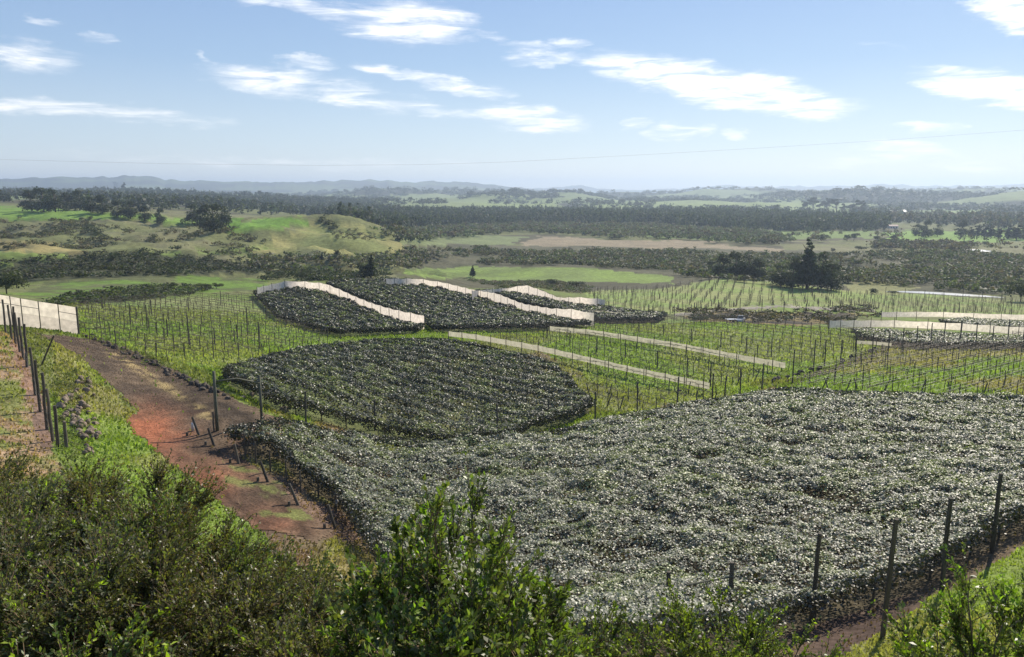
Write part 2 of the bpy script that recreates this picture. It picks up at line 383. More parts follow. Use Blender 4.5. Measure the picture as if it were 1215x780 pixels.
CG[:] = lerp(GREEN, DULL, sstep(.35, .65, n_s)); GRASS[:] = 1
mid = sstep(330, 420, _RG)
CG = CG * (1 - mid[..., None]) + lerp(SCRUB, DULL, sstep(.4, .6, n_l)) * mid[..., None]
fr = sstep(1800, 2300, _RG)
CG = CG * (1 - fr[..., None]) + lerp(WOODF, (.18, .22, .085), sstep(.46, .52, n_f)) * fr[..., None]
hl = sstep(7500, 9500, _RG)
CG = CG * (1 - hl[..., None]) + lerp((.05, .06, .04), (.11, .14, .06), sstep(.5, .62, n_f)) * hl[..., None]
def paint(poly, c, dmin=20, dmax=500, c2=None, ns=None, grass=None, a=1.0, hole=None):
    m = pip(QX, QY, poly) & (YG > dmin) & (YG < dmax)
    if hole is not None: m &= (ns if ns is not None else n_s) > hole
    col = np.array(c) if c2 is None else lerp(c, c2, sstep(.4, .6, ns if ns is not None else n_s))[m]
    CG[m] = CG[m] * (1 - a) + col * a
    if grass is not None: GRASS[m] = grass
BIG = 20000
# rough hillside, gullies and paddocks on the left
paint([(-200,236),(480,258),(470,335),(-200,345)], (.17,.165,.08), 380, 1200, DULL, fbm(XG/38,YG/38,90), .3)
paint([(-50,243),(60,246),(250,262),(232,268),(130,262),(-50,258)], (.15,.24,.04), 600, 1300, grass=1)
paint([(266,260),(375,259),(370,267),(330,272),(262,274)], (.14,.25,.035), 500, 1300)
paint([(375,262),(420,268),(475,290),(472,302),(400,300),(370,290),(330,303),(290,300),(345,278)], (.26,.24,.09), 500, 1200, (.19,.21,.07), fbm(XG/40,YG/40,96))
paint([(-50,297),(120,303),(330,295),(300,301),(200,303),(110,314),(-50,315)], (.15,.20,.05), 380, 700)
paint([(-50,280),(60,288),(110,298),(60,300),(-50,296)], (.26,.22,.09), 380, 800)
paint([(-50,320),(120,300),(200,304),(260,309),(330,318),(300,326),(180,328),(60,334),(-50,345)], (.065,.07,.035), 300, 620, grass=.2)
paint([(60,336),(180,327),(260,328),(320,333),(305,345),(200,350),(150,360),(60,358),(20,350)], (.12,.19,.035), 200, 480, OLIVE, grass=1)
paint([(90,350),(190,340),(215,350),(120,362)], (.06,.07,.03), 200, 420)
# valley floor
paint([(470,276),(600,280),(625,281),(605,292),(560,292),(470,291)], (.17,.2,.085), 600, 1500)
paint([(612,293),(640,281),(720,283),(850,289),(960,297),(900,301),(760,298),(660,297)], (.25,.205,.13), 600, 1500)
paint([(940,288),(1300,283),(1300,312),(1010,308),(930,300)], (.17,.165,.08), 500, 1500, DULL, fbm(XG/70,YG/50,91))
paint([(1050,276),(1300,270),(1300,286),(1150,288),(1050,283)], (.17,.27,.05), 700, 2500)
paint([(760,276),(1040,274),(1040,282),(780,284)], (.16,.22,.06), 700, 2500)
paint([(470,290),(620,291),(960,299),(1300,310),(1300,360),(1000,350),(830,335),(780,325),(480,320)], (.11,.105,.06), 430, 1300, (.075,.075,.04), fbm(XG/30,YG/30,92))
paint([(480,322),(510,318),(600,317),(680,318),(740,323),(800,329),(800,337),(700,337),(640,336),(560,330),(480,330)], (.19,.26,.06), 420, 900, (.16,.21,.06), fbm(XG/40,YG/25,93), 1)
paint([(400,232),(620,230),(660,240),(560,246),(420,244)], (.20,.24,.09), 2000, 7500)
paint([(540,238),(660,236),(660,250),(600,250)], (.21,.26,.09), 1800, 7000)
paint([(690,240),(780,238),(880,240),(1010,243),(1010,254),(700,252)], (.21,.26,.09), 1800, 7000)
paint([(1105,249),(1185,249),(1190,259),(1120,255)], (.21,.27,.09), 1800, 7000)
paint([(895,235),(960,233),(1000,242),(900,243)], (.20,.25,.09), 1800, 7000)
# hummock with rough grass and scrub, right of the middle
paint([(800,370),(850,366),(930,361),(1010,358),(1040,368),(1000,382),(940,388),(870,384),(820,380)], (.23,.18,.075), 200, 480, (.07,.06,.045), fbm(XG/7,YG/6,94), .3)
paint([(1000,338),(1040,332),(1090,340),(1085,350),(1010,348)], (.20,.20,.08), 400, 700)
# grassed orchard floors
BLK_L = [(92,370),(104,403),(235,438),(275,434),(400,406),(396,398),(330,374),(300,353),(180,355),(95,363)]
BLK_M = [(515,391),(600,388),(700,400),(932,434),(922,442),(880,462),(845,476),(760,492),(703,482),(692,452),(640,424),(560,400)]
BLK_N = [(612,384),(715,374),(830,382),(985,389),(1010,396),(1058,406),(995,432),(935,452),(930,432),(700,398)]
BLK_R = [(935,460),(1062,412),(1215,401),(1330,398),(1360,480),(1215,482),(1000,474)]
BLK_F = [(690,345),(770,343),(860,331),(920,335),(990,345),(1215,357),(1300,362),(1300,384),(1215,380),(1050,372),(850,369),(800,373),(720,373)]
for b_ in (BLK_L, BLK_M, BLK_N): paint(b_, (.18,.245,.065), 80, 480, (.215,.24,.09), grass=1)
paint(BLK_F, (.20,.26,.07), 250, 600, (.23,.25,.09), grass=1)
paint(BLK_R, (.17,.235,.06), 90, 300, (.23,.21,.09), grass=.8)
# left field beyond the post fence
paint([(-300,395),(8,396),(30,430),(45,470),(60,530),(75,560),(-300,640)], (.175,.19,.06), 25, 140, (.30,.21,.13), fbm(XG/3.2+2,YG/1.6,95,3), .6)
paint([(10,398),(24,400),(38,440),(56,490),(66,530),(48,530),(36,480),(18,430)], (.17,.115,.085), 40, 130, PINK, grass=.2)
# ground between the kiwifruit blocks
paint([(235,437),(300,470),(330,490),(450,510),(600,515),(700,502),(690,515),(600,528),(430,520),(280,505),(240,470)], (.12,.17,.035), 60, 150, (.21,.15,.08), grass=.8)
paint([(600,400),(690,440),(700,456),(760,470),(790,482),(740,490),(700,470),(640,440),(580,412)], (.19,.155,.095), 80, 220, (.18,.19,.07), grass=.6)
paint([(780,482),(880,470),(920,460),(930,466),(860,480),(800,492)], (.17,.14,.095), 80, 180, grass=.3)
# headland at the foot of the big block and the right-hand bottom corner
paint([(250,500),(330,505),(440,600),(470,680),(520,760),(330,660),(280,600),(200,520)], (.15,.10,.07), 30, 90, (.13,.15,.045), grass=.5)
paint([(400,640),(520,700),(500,900),(330,700)], (.22,.185,.085), 20, 60, (.15,.18,.05), grass=.7)
paint([(880,790),(940,720),(1090,680),(1215,615),(1300,600),(1300,645),(1100,740),(980,800)], (.14,.105,.066), 24, 60, DARKD, grass=.1)
paint([(960,800),(1060,740),(1215,650),(1300,620),(1400,900),(900,900)], (.18,.24,.05), 15, 60, (.22,.22,.08), grass=1)
# banks either side of the track
paint([(60,400),(100,420),(180,520),(230,590),(300,630),(260,650),(150,600),(90,540),(70,470)], (.17,.23,.05), 40, 125, (.21,.20,.08), grass=1)
paint([(95,400),(110,402),(240,440),(270,470),(330,500),(250,470),(160,430)], (.15,.17,.06), 60, 135, grass=1)

# leaf litter and bare soil beneath the canopies
K1 = [(272,508),(300,503),(379,507),(426,513),(480,520),(537,523),(620,516),(653,511),(705,499),(747,490),(805,482),(824,476),(863,471),(927,460),(1006,464),(1166,469),(1230,470),(1330,476),(1380,570),
      (1215,598),(1146,634),(1084,665),(1007,690),(942,707),(750,770),(600,790),(490,680),(422,600),(403,577),(368,556),(331,524)]
K2 = [(268,440),(275,433),(334,418),(368,410),(413,406),(447,402),(510,401),(542,404),(620,420),(640,424),(671,442),(679,455),(702,474),(679,487),(626,500),(600,511),(537,517),(484,508),(426,495),(389,485),(366,477),(326,469),(300,455)]
K3 = [(303,345),(340,337),(385,339),(420,352),(460,367),(503,382),(495,387),(430,390),(405,391),(385,388),(330,372)]
K4 = [(388,335),(455,331),(495,332),(530,340),(563,349),(620,365),(700,381),(640,385),(515,386),(506,378),(460,363),(420,347)]
K5 = [(565,344),(600,342),(624,339),(642,345),(663,355),(687,356),(715,362),(790,371),(780,376),(712,377),(679,368),(653,364),(618,356),(590,347)]
K6 = [(1012,390),(1030,389),(1110,392),(1215,399),(1330,402),(1330,410),(1215,406),(1060,403),(1020,395)]
K7 = [(1115,379),(1150,377),(1215,381),(1330,384),(1330,390),(1215,388),(1150,385)]
for k_, dm_ in ((K1, 25), (K2, 70), (K3, 150), (K4, 180), (K5, 200), (K6, 120), (K7, 150)):
    m_ = pip(XG, YG, wpoly(k_, 1.95, dm_)) & (YG > 20)
    CG[m_] = (lerp((.10, .14, .04), (.12, .10, .055), n_s) if k_ in (K2, K3, K4) else lerp((.075, .06, .04), (.10, .085, .05), n_s))[m_]; GRASS[m_] = 0
g_mat = ground_mat('ground_soil_and_grass')
def grid_faces(nr, nc):
    i = np.arange(nr - 1)[:, None] * nc + np.arange(nc - 1)[None]
    return np.stack([i, i + nc, i + nc + 1, i + 1], -1).reshape(-1, 4)
_FG = grid_faces(*XG.shape)
VG = np.stack([XG, YG, ZG], -1).reshape(-1, 3)
g_me = mesh_np('ground', VG, _FG[:, ::-1], g_mat, CG.reshape(-1, 3), True)
tag(link('ground', g_me), kind='structure')
_QC = (QX[:-1, :-1], QY[:-1, :-1]); _YC = YG[:-1, :-1]
def sheet(name, poly, dmin, dmax, mat, lift, colf=None, label=None):
    m = (pip(*_QC, poly) & (_YC > dmin) & (_YC < dmax)).ravel()
    f = _FG[m][:, ::-1]
    used, inv = np.unique(f, return_inverse=True)
    V = VG[used].copy(); V[:, 2] += lift
    C = colf(used, V) if colf else None
    o = link(name, mesh_np(name, V, inv.reshape(-1, 4), mat, C, True)); tag(o, kind='structure'); return o
# the farm track, with its red scraped clay
TRACK = [(40,396),(100,402),(150,414),(215,445),(270,470),(330,497),(360,508),(300,510),(262,516),(290,550),(330,572),(350,600),(395,632),(380,648),(300,630),(262,600),(215,560),(165,520),(150,500),(165,488),(120,450),(95,425),(60,405)]
def track_col(u, V):
    x, y = V[:, 0], V[:, 1]; qx, qy = QX.ravel()[u], QY.ravel()[u]
    C = lerp((.125,.09,.058), (.078,.058,.04), sstep(.38, .62, fbm(x / 3, y / 3, 101)))
    w = np.exp(-(((qx - 178) / 38) ** 2 + ((qy - 512) / 26) ** 2)) + .55 * np.exp(-(((qx - 235) / 55) ** 2 + ((qy - 570) / 22) ** 2 )) + .3 * np.exp(-(((qx - 320) / 50) ** 2 + ((qy - 622) / 22) ** 2))
    w = np.clip(w * (.55 + 1.1 * fbm(x / 1.8, y / 1.8, 102)), 0, 1)
    C = C * (1 - w[:, None]) + np.array(RED) * w[:, None]
    # wheel ruts following the track
    xr = np.interp(qy, [400, 412, 430, 450, 475, 500, 530, 570, 620], [98, 128, 165, 192, 235, 275, 250, 270, 330]); wr = np.interp(qy, [400, 450, 500, 620], [4, 14, 24, 30])
    rut = np.exp(-((qx - xr - wr) / (wr * .28)) ** 2) + np.exp(-((qx - xr + wr * .7) / (wr * .28)) ** 2)
    C = C * (1 - (.38 * rut * (.5 + fbm(x / 2.5, y / 5, 107)))[:, None])
    st = fbm((qx - xr) / wr * 4, qy / 40, 108, 3); C = C * (.75 + .5 * st)[:, None]
    # straw-coloured strip between the wheel tracks
    xs = np.interp(qy, [405, 430, 450, 475, 500], [112, 150, 182, 225, 250]); s = np.exp(-((qx - xs) / 9) ** 2) * (qy < 500) * (qy > 418)
    s = s * sstep(.4, .6, fbm(x / 1.5, y / 1.5, 103))
    C = C * (1 - .8 * s[:, None]) + np.array((.36, .27, .12)) * .8 * s[:, None]
    p = sstep(.56, .66, fbm(x / 2.4, y / 1.4, 104)) * (qy > 508) * (qx > 265)
    C = C * (1 - .75 * p[:, None]) + np.array((.15, .17, .05)) * .75 * p[:, None]
    return C
sheet('dirt_track', TRACK, 45, 135, ground_mat('track_dirt', 1.6, .8), .05, track_col)
sheet('dirt_path', [(905,463),(930,452),(990,434),(1058,407),(1072,408),(1010,434),(960,452),(930,464)], 90, 260, ground_mat('path_dirt'), .05, lambda u, V: lerp((.15,.11,.085), (.10,.07,.055), sstep(.4, .6, fbm(V[:, 0] / 4, V[:, 1] / 4, 3))))
sheet('farm_road', [(800,373),(850,368),(925,363),(1040,369),(1040,371),(925,366),(850,371),(800,376)], 200, 480, ground_mat('road_gravel'), .05, lambda u, V: lerp((.3,.27,.21), (.22,.2,.15), sstep(.4, .6, fbm(V[:, 0] / 4, V[:, 1] / 4, 3))))
wm, wt, wb = principled('water_surface', .3, .8); wb.inputs['Base Color'].default_value = (.16, .17, .17, 1)
_wn = N(wt, 'ShaderNodeTexNoise'); _wn.inputs['Scale'].default_value = .8; _wbp = N(wt, 'ShaderNodeBump'); _wbp.inputs['Strength'].default_value = .5; _wbp.inputs['Distance'].default_value = .2
wt.links.new(_wn.outputs[0], _wbp.inputs['Height']); wt.links.new(_wbp.outputs[0], wb.inputs['Normal'])
def water(name, pts, thick):
    """level water held between banks: a flat ribbon a little above the ground"""
    ctr = [P(a, b, 0, 300) for a, b in pts]; z = max(c[2] for c in ctr) + .15
    V = []; n = len(ctr)
    for i, c in enumerate(ctr):
        e = math.sin(math.pi * (i + .35) / (n - .3)); V += [(c[0], c[1] - thick * e, c[2] + .25), (c[0], c[1] + thick * e, c[2] + .25)]
    Fq = [(2 * i, 2 * i + 2, 2 * i + 3, 2 * i + 1) for i in range(n - 1)]
    tag(link(name, mesh_np(name, np.array(V), np.array(Fq), wm)), kind='structure')
water('river', [(1052,346.5),(1075,347),(1100,348),(1125,349.5),(1150,351),(1175,352.5),(1192,354)], 6)
water('pond', [(1148,297.5),(1156,297.5),(1164,297.5),(1172,297.5)], 22)

# ------------------------------------------------------------------ haze
hz_m = bpy.data.materials.new('haze_air'); hz_m.use_nodes = True; t_ = hz_m.node_tree; t_.nodes.clear()
pv = N(t_, 'ShaderNodeVolumePrincipled'); pv.inputs['Color'].default_value = (.66, .81, 1, 1); pv.inputs['Density'].default_value = 1.05e-4; pv.inputs['Anisotropy'].default_value = .35
mo = N(t_, 'ShaderNodeOutputMaterial'); t_.links.new(pv.outputs[0], mo.inputs['Volume'])
hb = MB(); zlo = float(ZG.min()) - 1.5; zhi = float(ZG.max()) + 60
hb.box((0, 0, (zlo + zhi) / 2), (40000, 40000, zhi - zlo))
tag(hb.obj('haze', hz_m), kind='stuff')
# ------------------------------------------------------------------ foliage geometry
def unit(v): return v / np.maximum(np.linalg.norm(v, axis=-1, keepdims=True), 1e-9)
def leaves(c, d, n, l, w, sag=.18):
    """one bent diamond leaf per row: base, side, tip, side"""
    d = unit(d); n = unit(n - (n * d).sum(-1, keepdims=True) * d); s = np.cross(d, n)
    l = np.asarray(l, float).reshape(-1, 1) * np.ones((len(c), 1)); w = np.asarray(w, float).reshape(-1, 1) * np.ones((len(c), 1))
    V = np.stack([c - d * l * .5 - n * l * sag, c + s * w * .5 + d * l * .05, c + d * l * .5 - n * l * sag, c - s * w * .5 + d * l * .05], 1).reshape(-1, 3)
    return V, np.arange(len(V)).reshape(-1, 4)
def crown(kind, nq, seed, leaf=None):
    """unit-height crown; returns verts, quads, colour factor per vertex"""
    g = np.random.default_rng(seed); L = []
    if kind == 'round': L = [((g.uniform(-.22, .22), g.uniform(-.22, .22), g.uniform(.35, .82)), g.uniform(.13, .26)) for _ in range(12)] + [((0, 0, .55), .3)]
    elif kind == 'tall': L = [((g.uniform(-.09, .09), g.uniform(-.09, .09), z + g.uniform(-.04, .04)), .19 * (1 - .65 * z) * g.uniform(.8, 1.2)) for z in np.linspace(.14, .93, 11)]
    elif kind == 'cone': L = [((g.uniform(-.04, .04), g.uniform(-.04, .04), z), .04 + .25 * (1 - z) * g.uniform(.85, 1.15)) for z in np.linspace(.14, .97, 12)]
    elif kind == 'dark': L = [((g.uniform(-.3, .3) * (1 - z * .6), g.uniform(-.3, .3) * (1 - z * .6), z), g.uniform(.15, .26) * (1.2 - .6 * z)) for z in np.r_[g.uniform(.05, .3, 9), g.uniform(.3, .88, 11)]]
    elif kind == 'gum': L = [((g.uniform(-.24, .24), g.uniform(-.24, .24), g.uniform(.5, .93)), g.uniform(.07, .15)) for _ in range(11)]
    elif kind == 'scrub': L = [((g.uniform(-.45, .45), g.uniform(-.45, .45), g.uniform(.2, .6)), g.uniform(.22, .42)) for _ in range(7)]
    c = np.array([a for a, _ in L]); r = np.array([b for _, b in L])
    k = g.choice(len(L), nq, p=r ** 2 / (r ** 2).sum())
    u = unit(g.normal(size=(nq, 3))); u[:, 2] = np.where(u[:, 2] < -.3, -u[:, 2], u[:, 2])
    zs = {'cone': .6, 'tall': 1.1}.get(kind, .85)
    pos = c[k] + u * (r[k] * g.uniform(.55, 1.08, nq))[:, None] * np.array([1, 1, zs]); pos[:, 2] = np.maximum(pos[:, 2], .03)
    sz = (leaf or 1.5 / math.sqrt(nq)) * g.uniform(.6, 1.3, nq)
    V, Fq = leaves(pos, g.normal(size=(nq, 3)), u * .9 + g.normal(size=(nq, 3)) * .5, sz, sz * .75, .15)
    lt = g.uniform(.75, 1.3, len(L))[k]
    return V, Fq, np.repeat(lt, 4)
def merge(protos, pos, sx, sz, tint, pick=None, seed=1):
    """many crowns in one mesh"""
    g = np.random.default_rng(seed); n = len(pos); pick = g.integers(0, len(protos), n) if pick is None else pick
    Vs, Fs, Cs = [], [], []; off = 0
    for i, (V, Fq, c) in enumerate(protos):
        m = np.nonzero(pick == i)[0]
        if len(m) == 0: continue
        a = g.uniform(0, 2 * math.pi, len(m)); ca, sa = np.cos(a)[:, None], np.sin(a)[:, None]
        X = (V[None, :, 0] * ca - V[None, :, 1] * sa) * sx[m][:, None]; Y = (V[None, :, 0] * sa + V[None, :, 1] * ca) * sx[m][:, None]; Z = V[None, :, 2] * sz[m][:, None]
        W = np.stack([X + pos[m, 0][:, None], Y + pos[m, 1][:, None], Z + pos[m, 2][:, None]], -1).reshape(-1, 3)
        Vs.append(W); Fs.append((Fq[None] + (np.arange(len(m)) * len(V))[:, None, None]).reshape(-1, 4) + off); off += len(W)
        Cs.append((tint[m][:, None, :] * c[None, :, None]).reshape(-1, 3))
    return np.concatenate(Vs), np.concatenate(Fs), np.concatenate(Cs)
def scatter(poly, step, dmin, dmax, seed, h=0., keep=None):
    """random ground points inside a patch outlined in the photo"""
    g = np.random.default_rng(seed); m = pip(*_QC, poly) & (_YC > dmin) & (_YC < dmax)
    j, i = np.nonzero(m)
    if len(j) == 0: return np.zeros((0, 3))
    ar = np.hypot(XG[j, i + 1] - XG[j, i], YG[j, i + 1] - YG[j, i]) * (RR[j + 1] - RR[j])
    n = int(ar.sum() / step ** 2); s = g.choice(len(j), n, p=ar / ar.sum()); fu, fv = g.uniform(size=(2, n)); a, b = j[s], i[s]
    def ip(A): return (A[a, b] * (1 - fu) + A[a, b + 1] * fu) * (1 - fv) + (A[a + 1, b] * (1 - fu) + A[a + 1, b + 1] * fu) * fv
    p = np.stack([ip(XG), ip(YG), ip(ZG)], -1)
    if keep is not None: p = p[keep(p[:, 0], p[:, 1])]
    return p
ORD = ['first', 'second', 'third', 'fourth', 'fifth', 'sixth', 'seventh', 'eighth', 'ninth', 'tenth', 'eleventh', 'twelfth', 'thirteenth', 'fourteenth']
m_leaf_far = foliage_mat('foliage_distant', .65, .3, .3)
m_kiwi = foliage_mat('kiwifruit_leaf', .49, .68, .24, (1.2, 1.4, .5), .5, 1.5)
m_kiwi1 = foliage_mat('silvery_kiwifruit_leaf', .52, 1.0, .24, (1.2, 1.4, .5), .5, 1.5)
m_bush = foliage_mat('shrub_leaf', .42, .45, .40, (1.6, 1.9, .6), .5, 1.7)
m_grass = foliage_mat('grass_blades', .6, .25, .4, (1.4, 1.5, .6), .7, 1.4)
m_bark = objnoise_mat('bark', (.07, .052, .04), (.15, .12, .09), 6, .9, .2, .6, (1, 1, .25))
m_post = objnoise_mat('weathered_timber', (.06, .052, .042), (.15, .13, .10), 7, .85, .2, .5, (4, 4, .4))
m_postg = objnoise_mat('treated_timber', (.08, .085, .06), (.17, .165, .12), 7, .85, .2, .5, (4, 4, .4))
m_wire = objnoise_mat('dull_wire', (.08, .08, .08), (.16, .155, .15), 3, .5, .5, 0)
def tints(n, cols, seed, var=.18):
    g = np.random.default_rng(seed); c = np.array(cols)[g.integers(0, len(cols), n)]
    return c * g.uniform(1 - var, 1 + var, (n, 1)) * g.uniform(.93, 1.07, (n, 3))
P_ROUND = [crown('round', 46, 10 + i) for i in range(6)]; P_SCRUB = [crown('scrub', 26, 20 + i) for i in range(6)]
P_CONE = [crown('cone', 40, 30 + i) for i in range(4)]; P_TALL = [crown('tall', 36, 40 + i) for i in range(4)]; P_DARK = [crown('dark', 46, 50 + i) for i in range(5)]
DK = (.045, .055, .03); DK2 = (.062, .072, .036); BR = (.12, .10, .065); GY = (.13, .135, .09); GR = (.10, .12, .05)
def wood(name, spots, protos, hlo, hhi, wf, cols, seed):
    n = len(spots); g = np.random.default_rng(seed); h = g.uniform(hlo, hhi, n); sx = h * wf * g.uniform(.8, 1.25, n)
    V, Fq, C = merge(protos, spots, sx, h, tints(n, cols, seed), seed=seed)
    return tag(link(name, mesh_np(name, V, Fq, m_leaf_far, C)), kind='stuff')
fb = lambda s, a, sd, lo: (lambda x, y: fbm(x / s, y / a, sd) > lo)
# the plantation belt across the valley
belt = scatter([(395,247),(480,254),(620,252),(760,253),(900,258),(1010,261),(1050,262),(1045,274),(960,277),(860,274),(760,266),(640,266),(560,270),(470,276),(430,270),(395,262)], 13, 900, 2600, 1)
wood('plantation_wood', belt, P_CONE + P_TALL + P_DARK, 17, 26, .8, [DK, DK, DK2], 2)
belt2 = scatter([(440,276),(560,270),(640,268),(760,270),(860,276),(940,282),(930,292),(800,287),(700,281),(610,278),(560,282),(470,290),(440,282)], 9, 700, 1600, 3)
wood('scrub_woodland', belt2, P_ROUND + P_SCRUB, 6, 11, 1.1, [GY, BR, DK2, GR], 4)
belt3 = scatter([(1010,252),(1120,256),(1230,262),(1300,262),(1300,274),(1180,274),(1110,268),(1010,264)], 20, 1200, 2900, 5, keep=fb(90, 60, 111, .42))
wood('broken_tree_belt', belt3, P_DARK + P_TALL + P_ROUND, 14, 24, .9, [DK, DK2, BR], 6)
# scrub over the valley floor
sc1 = scatter([(300,306),(420,306),(480,300),(560,297),(640,299),(760,300),(900,304),(1010,303),(1110,300),(1300,312),(1300,352),(1215,355),(1110,344),(1010,338),(920,340),(830,334),(800,327),(760,322),(700,317),(600,315),(500,318),(440,330),(330,332),(290,322)], 5.0, 420, 1100, 7, keep=fb(45, 30, 112, .40))
wood('valley_scrub', sc1, P_SCRUB + P_ROUND[:3], 3, 6.5, 1.2, [GY, BR, DK2, GR, (.11, .10, .06)], 8)
hedge = scatter([(1043,289),(1150,293),(1152,299),(1100,300),(1043,297)], 6, 700, 1400, 9)
wood('willow_thicket', hedge, P_SCRUB + P_ROUND, 5, 9, 1.1, [GY, BR, (.09, .075, .06)], 10)
sc2 = scatter([(940,276),(1300,272),(1300,300),(1160,300),(1000,296),(930,290)], 26, 700, 1900, 11, keep=fb(60, 40, 113, .5))
wood('scattered_valley_trees', sc2, P_ROUND + P_SCRUB, 6, 12, 1.0, [GY, DK2, BR], 12)
# gullies on the left
gl = scatter([(-150,262),(60,262),(150,272),(260,276),(330,290),(300,306),(150,300),(-150,292)], 4.6, 420, 1100, 13, keep=fb(42, 26, 114, .50))
wood('gully_scrub', gl, P_SCRUB, 2.2, 4.5, 1.3, [BR, DK2, (.12, .115, .06)], 14)
gd = scatter([(-60,325),(60,312),(120,303),(200,304),(260,309),(330,316),(300,326),(180,328),(60,334),(-60,352)], 3.2, 280, 640, 15, keep=fb(20, 14, 117, .33))
wood('bank_scrub', gd, P_SCRUB, 1.3, 3.4, 1.4, [DK, DK2, (.06, .06, .035)], 16)
ge = scatter([(80,352),(190,340),(250,344),(225,352),(120,362),(40,366)], 2.6, 180, 420, 17)
wood('gorse_patch', ge, P_SCRUB, 1.2, 2.4, 1.5, [DK2, DK, GR], 18)
gf = scatter([(300,336),(330,326),(400,322),(460,328),(455,333),(395,336),(340,333)], 3, 280, 470, 19)
wood('bank_gorse', gf, P_SCRUB, 1.6, 3.5, 1.3, [DK, DK2], 20)
gh = scatter([(800,371),(850,368),(900,372),(990,368),(1035,366),(1050,376),(985,386),(900,383),(860,381),(820,380)], 1.9, 190, 420, 21, keep=fb(6, 4, 115, .54))
wood('hummock_scrub', gh, P_SCRUB, .9, 2.2, 1.5, [DK, (.08, .065, .05), BR], 22)
gi = scatter([(560,333),(640,336),(700,342),(690,350),(640,343),(590,342)], 2.6, 300, 560, 23)
wood('rough_grass_scrub', gi, P_SCRUB, .9, 2.0, 1.6, [DK2, GR, BR], 24)
hd1 = scatter([(374,260),(382,261),(402,275),(396,277),(384,270)], 2.6, 450, 1100, 61); wood('hedge', hd1, P_SCRUB, 2, 3.5, 1.2, [DK, DK2], 62)
hd2 = scatter([(99,263),(104,263),(112,276),(134,288),(126,290),(106,278)], 2.6, 400, 1100, 63); wood('hedge', hd2, P_SCRUB, 2, 3.5, 1.2, [DK, DK2], 64)
hd3 = scatter([(388,278),(410,276),(440,282),(436,287),(405,286)], 4, 450, 1000, 65); wood('knoll_scrub', hd3, P_SCRUB, 1.5, 2.6, 1.2, [DK2, BR], 66)
# far woods and shelter belts, blue with distance
def clusters(poly, step, dmin, dmax, seed, lo, s=420.):
    return scatter(poly, step, dmin, dmax, seed, keep=lambda x, y: fbm(x / s, y / (s * .7), 83) < lo)
f1 = clusters([(-200,228),(100,226),(300,232),(420,240),(480,250),(420,262),(260,252),(-200,250)], 26, 1050, 3600, 25, .56)
wood('wooded_ridge', f1, P_DARK + P_ROUND + P_CONE, 14, 24, 1.1, [DK, DK2], 26)
f2 = clusters([(300,228),(1400,228),(1400,262),(1000,256),(480,254),(300,246)], 40, 1900, 4800, 27, .47)
wood('far_woods', f2, P_DARK + P_ROUND, 14, 24, 1.5, [DK, DK2], 28)
f3 = clusters([(-200,224),(1400,224),(1400,240),(-200,240)], 75, 3400, 7500, 29, .5)
wood('distant_woods', f3, P_DARK + P_ROUND, 18, 30, 2.2, [DK, DK2], 30)

# ------------------------------------------------------------------ single trees one can tell apart
def tree_proto(name, kind, nq, seed, cols, stems=1):
    V, Fq, c = crown(kind, nq * 2, seed, leaf=1.9 / math.sqrt(nq))
    C = np.array(cols)[None] * c[:, None]
    top = .6 if kind in ('gum', 'round') else .8
    g = np.random.default_rng(seed + 3); mb = MB()
    for s in range(stems):
        bx, by = (0, 0) if stems == 1 else g.uniform(-.12, .12, 2)
        mb.tube([(bx, by, -.04), (bx * 1.1, by * 1.1, top * .4), (bx * .8 + .02, by * .9, top)], [.028, .02, .008], 6)
        for k in range(6):
            a = g.uniform(0, 6.28); z = g.uniform(.25, .95) * top; r = g.uniform(.1, .2)
            mb.tube([(bx, by, z), (bx + math.cos(a) * r * .6, by + math.sin(a) * r * .6, z + r * .5), (bx + math.cos(a) * r, by + math.sin(a) * r, z + r)], [.012, .008, .003], 4)
    return mesh_np('crown', V, Fq, m_leaf_far, C), mb.mesh('trunk', m_bark, True)
TP = {}
for nm, kind, nq, cols, st in (('evergreen_tree', 'dark', 900, DK, 1), ('broadleaf_tree', 'round', 800, DK2, 1), ('conifer_tree', 'cone', 800, (.035, .048, .026), 1), ('gum_tree', 'gum', 520, (.05, .058, .038), 2), ('poplar_tree', 'tall', 620, (.045, .052, .03), 1), ('round_bush', 'scrub', 500, DK2, 1), ('bare_willow', 'round', 420, (.14, .12, .095), 2)):
    TP[nm] = [tree_proto(nm, kind, nq, hash(kind) % 1 + sum(map(ord, nm)) + k * 7, cols, st) for k in range(3)]
_tc_count = 0
def tree(nm, px, py, hpx, label, group=None, wf=1., dmin=180.):
    global _tc_count; _tc_count += 1
    p = P(px, py, 0, dmin); w = p[1] * cp - p[2] * sp; h = hpx * w / F / cp
    cr, tr = TP[nm][_tc_count % 3]
    e = empty(nm, p, (_tc_count * 2.4) % 6.28); e.scale = (h * wf, h * wf, h)
    tag(e, label, 'bush' if 'bush' in nm else 'tree', group)
    link('crown', cr, e); link('trunk', tr, e); return e
T = tree
T('conifer_tree', 957, 343, 58, 'tallest pointed evergreen of the dark clump behind the far vine block', 'dark evergreens behind the far vine block', 1.0)
T('evergreen_tree', 974, 343, 45, 'broad dark evergreen on the right side of the clump behind the far vine block', 'dark evergreens behind the far vine block', .8)
T('evergreen_tree', 940, 342, 37, 'low dark evergreen at the left foot of the clump behind the far vine block', 'dark evergreens behind the far vine block', 1.2)
T('evergreen_tree', 986, 345, 34, 'lowest dark evergreen at the right end of the clump behind the far vine block', 'dark evergreens behind the far vine block', 1.0)
T('evergreen_tree', 926, 340, 27, 'small dark evergreen trailing left of the tall clump', 'dark evergreens behind the far vine block', 1.3)
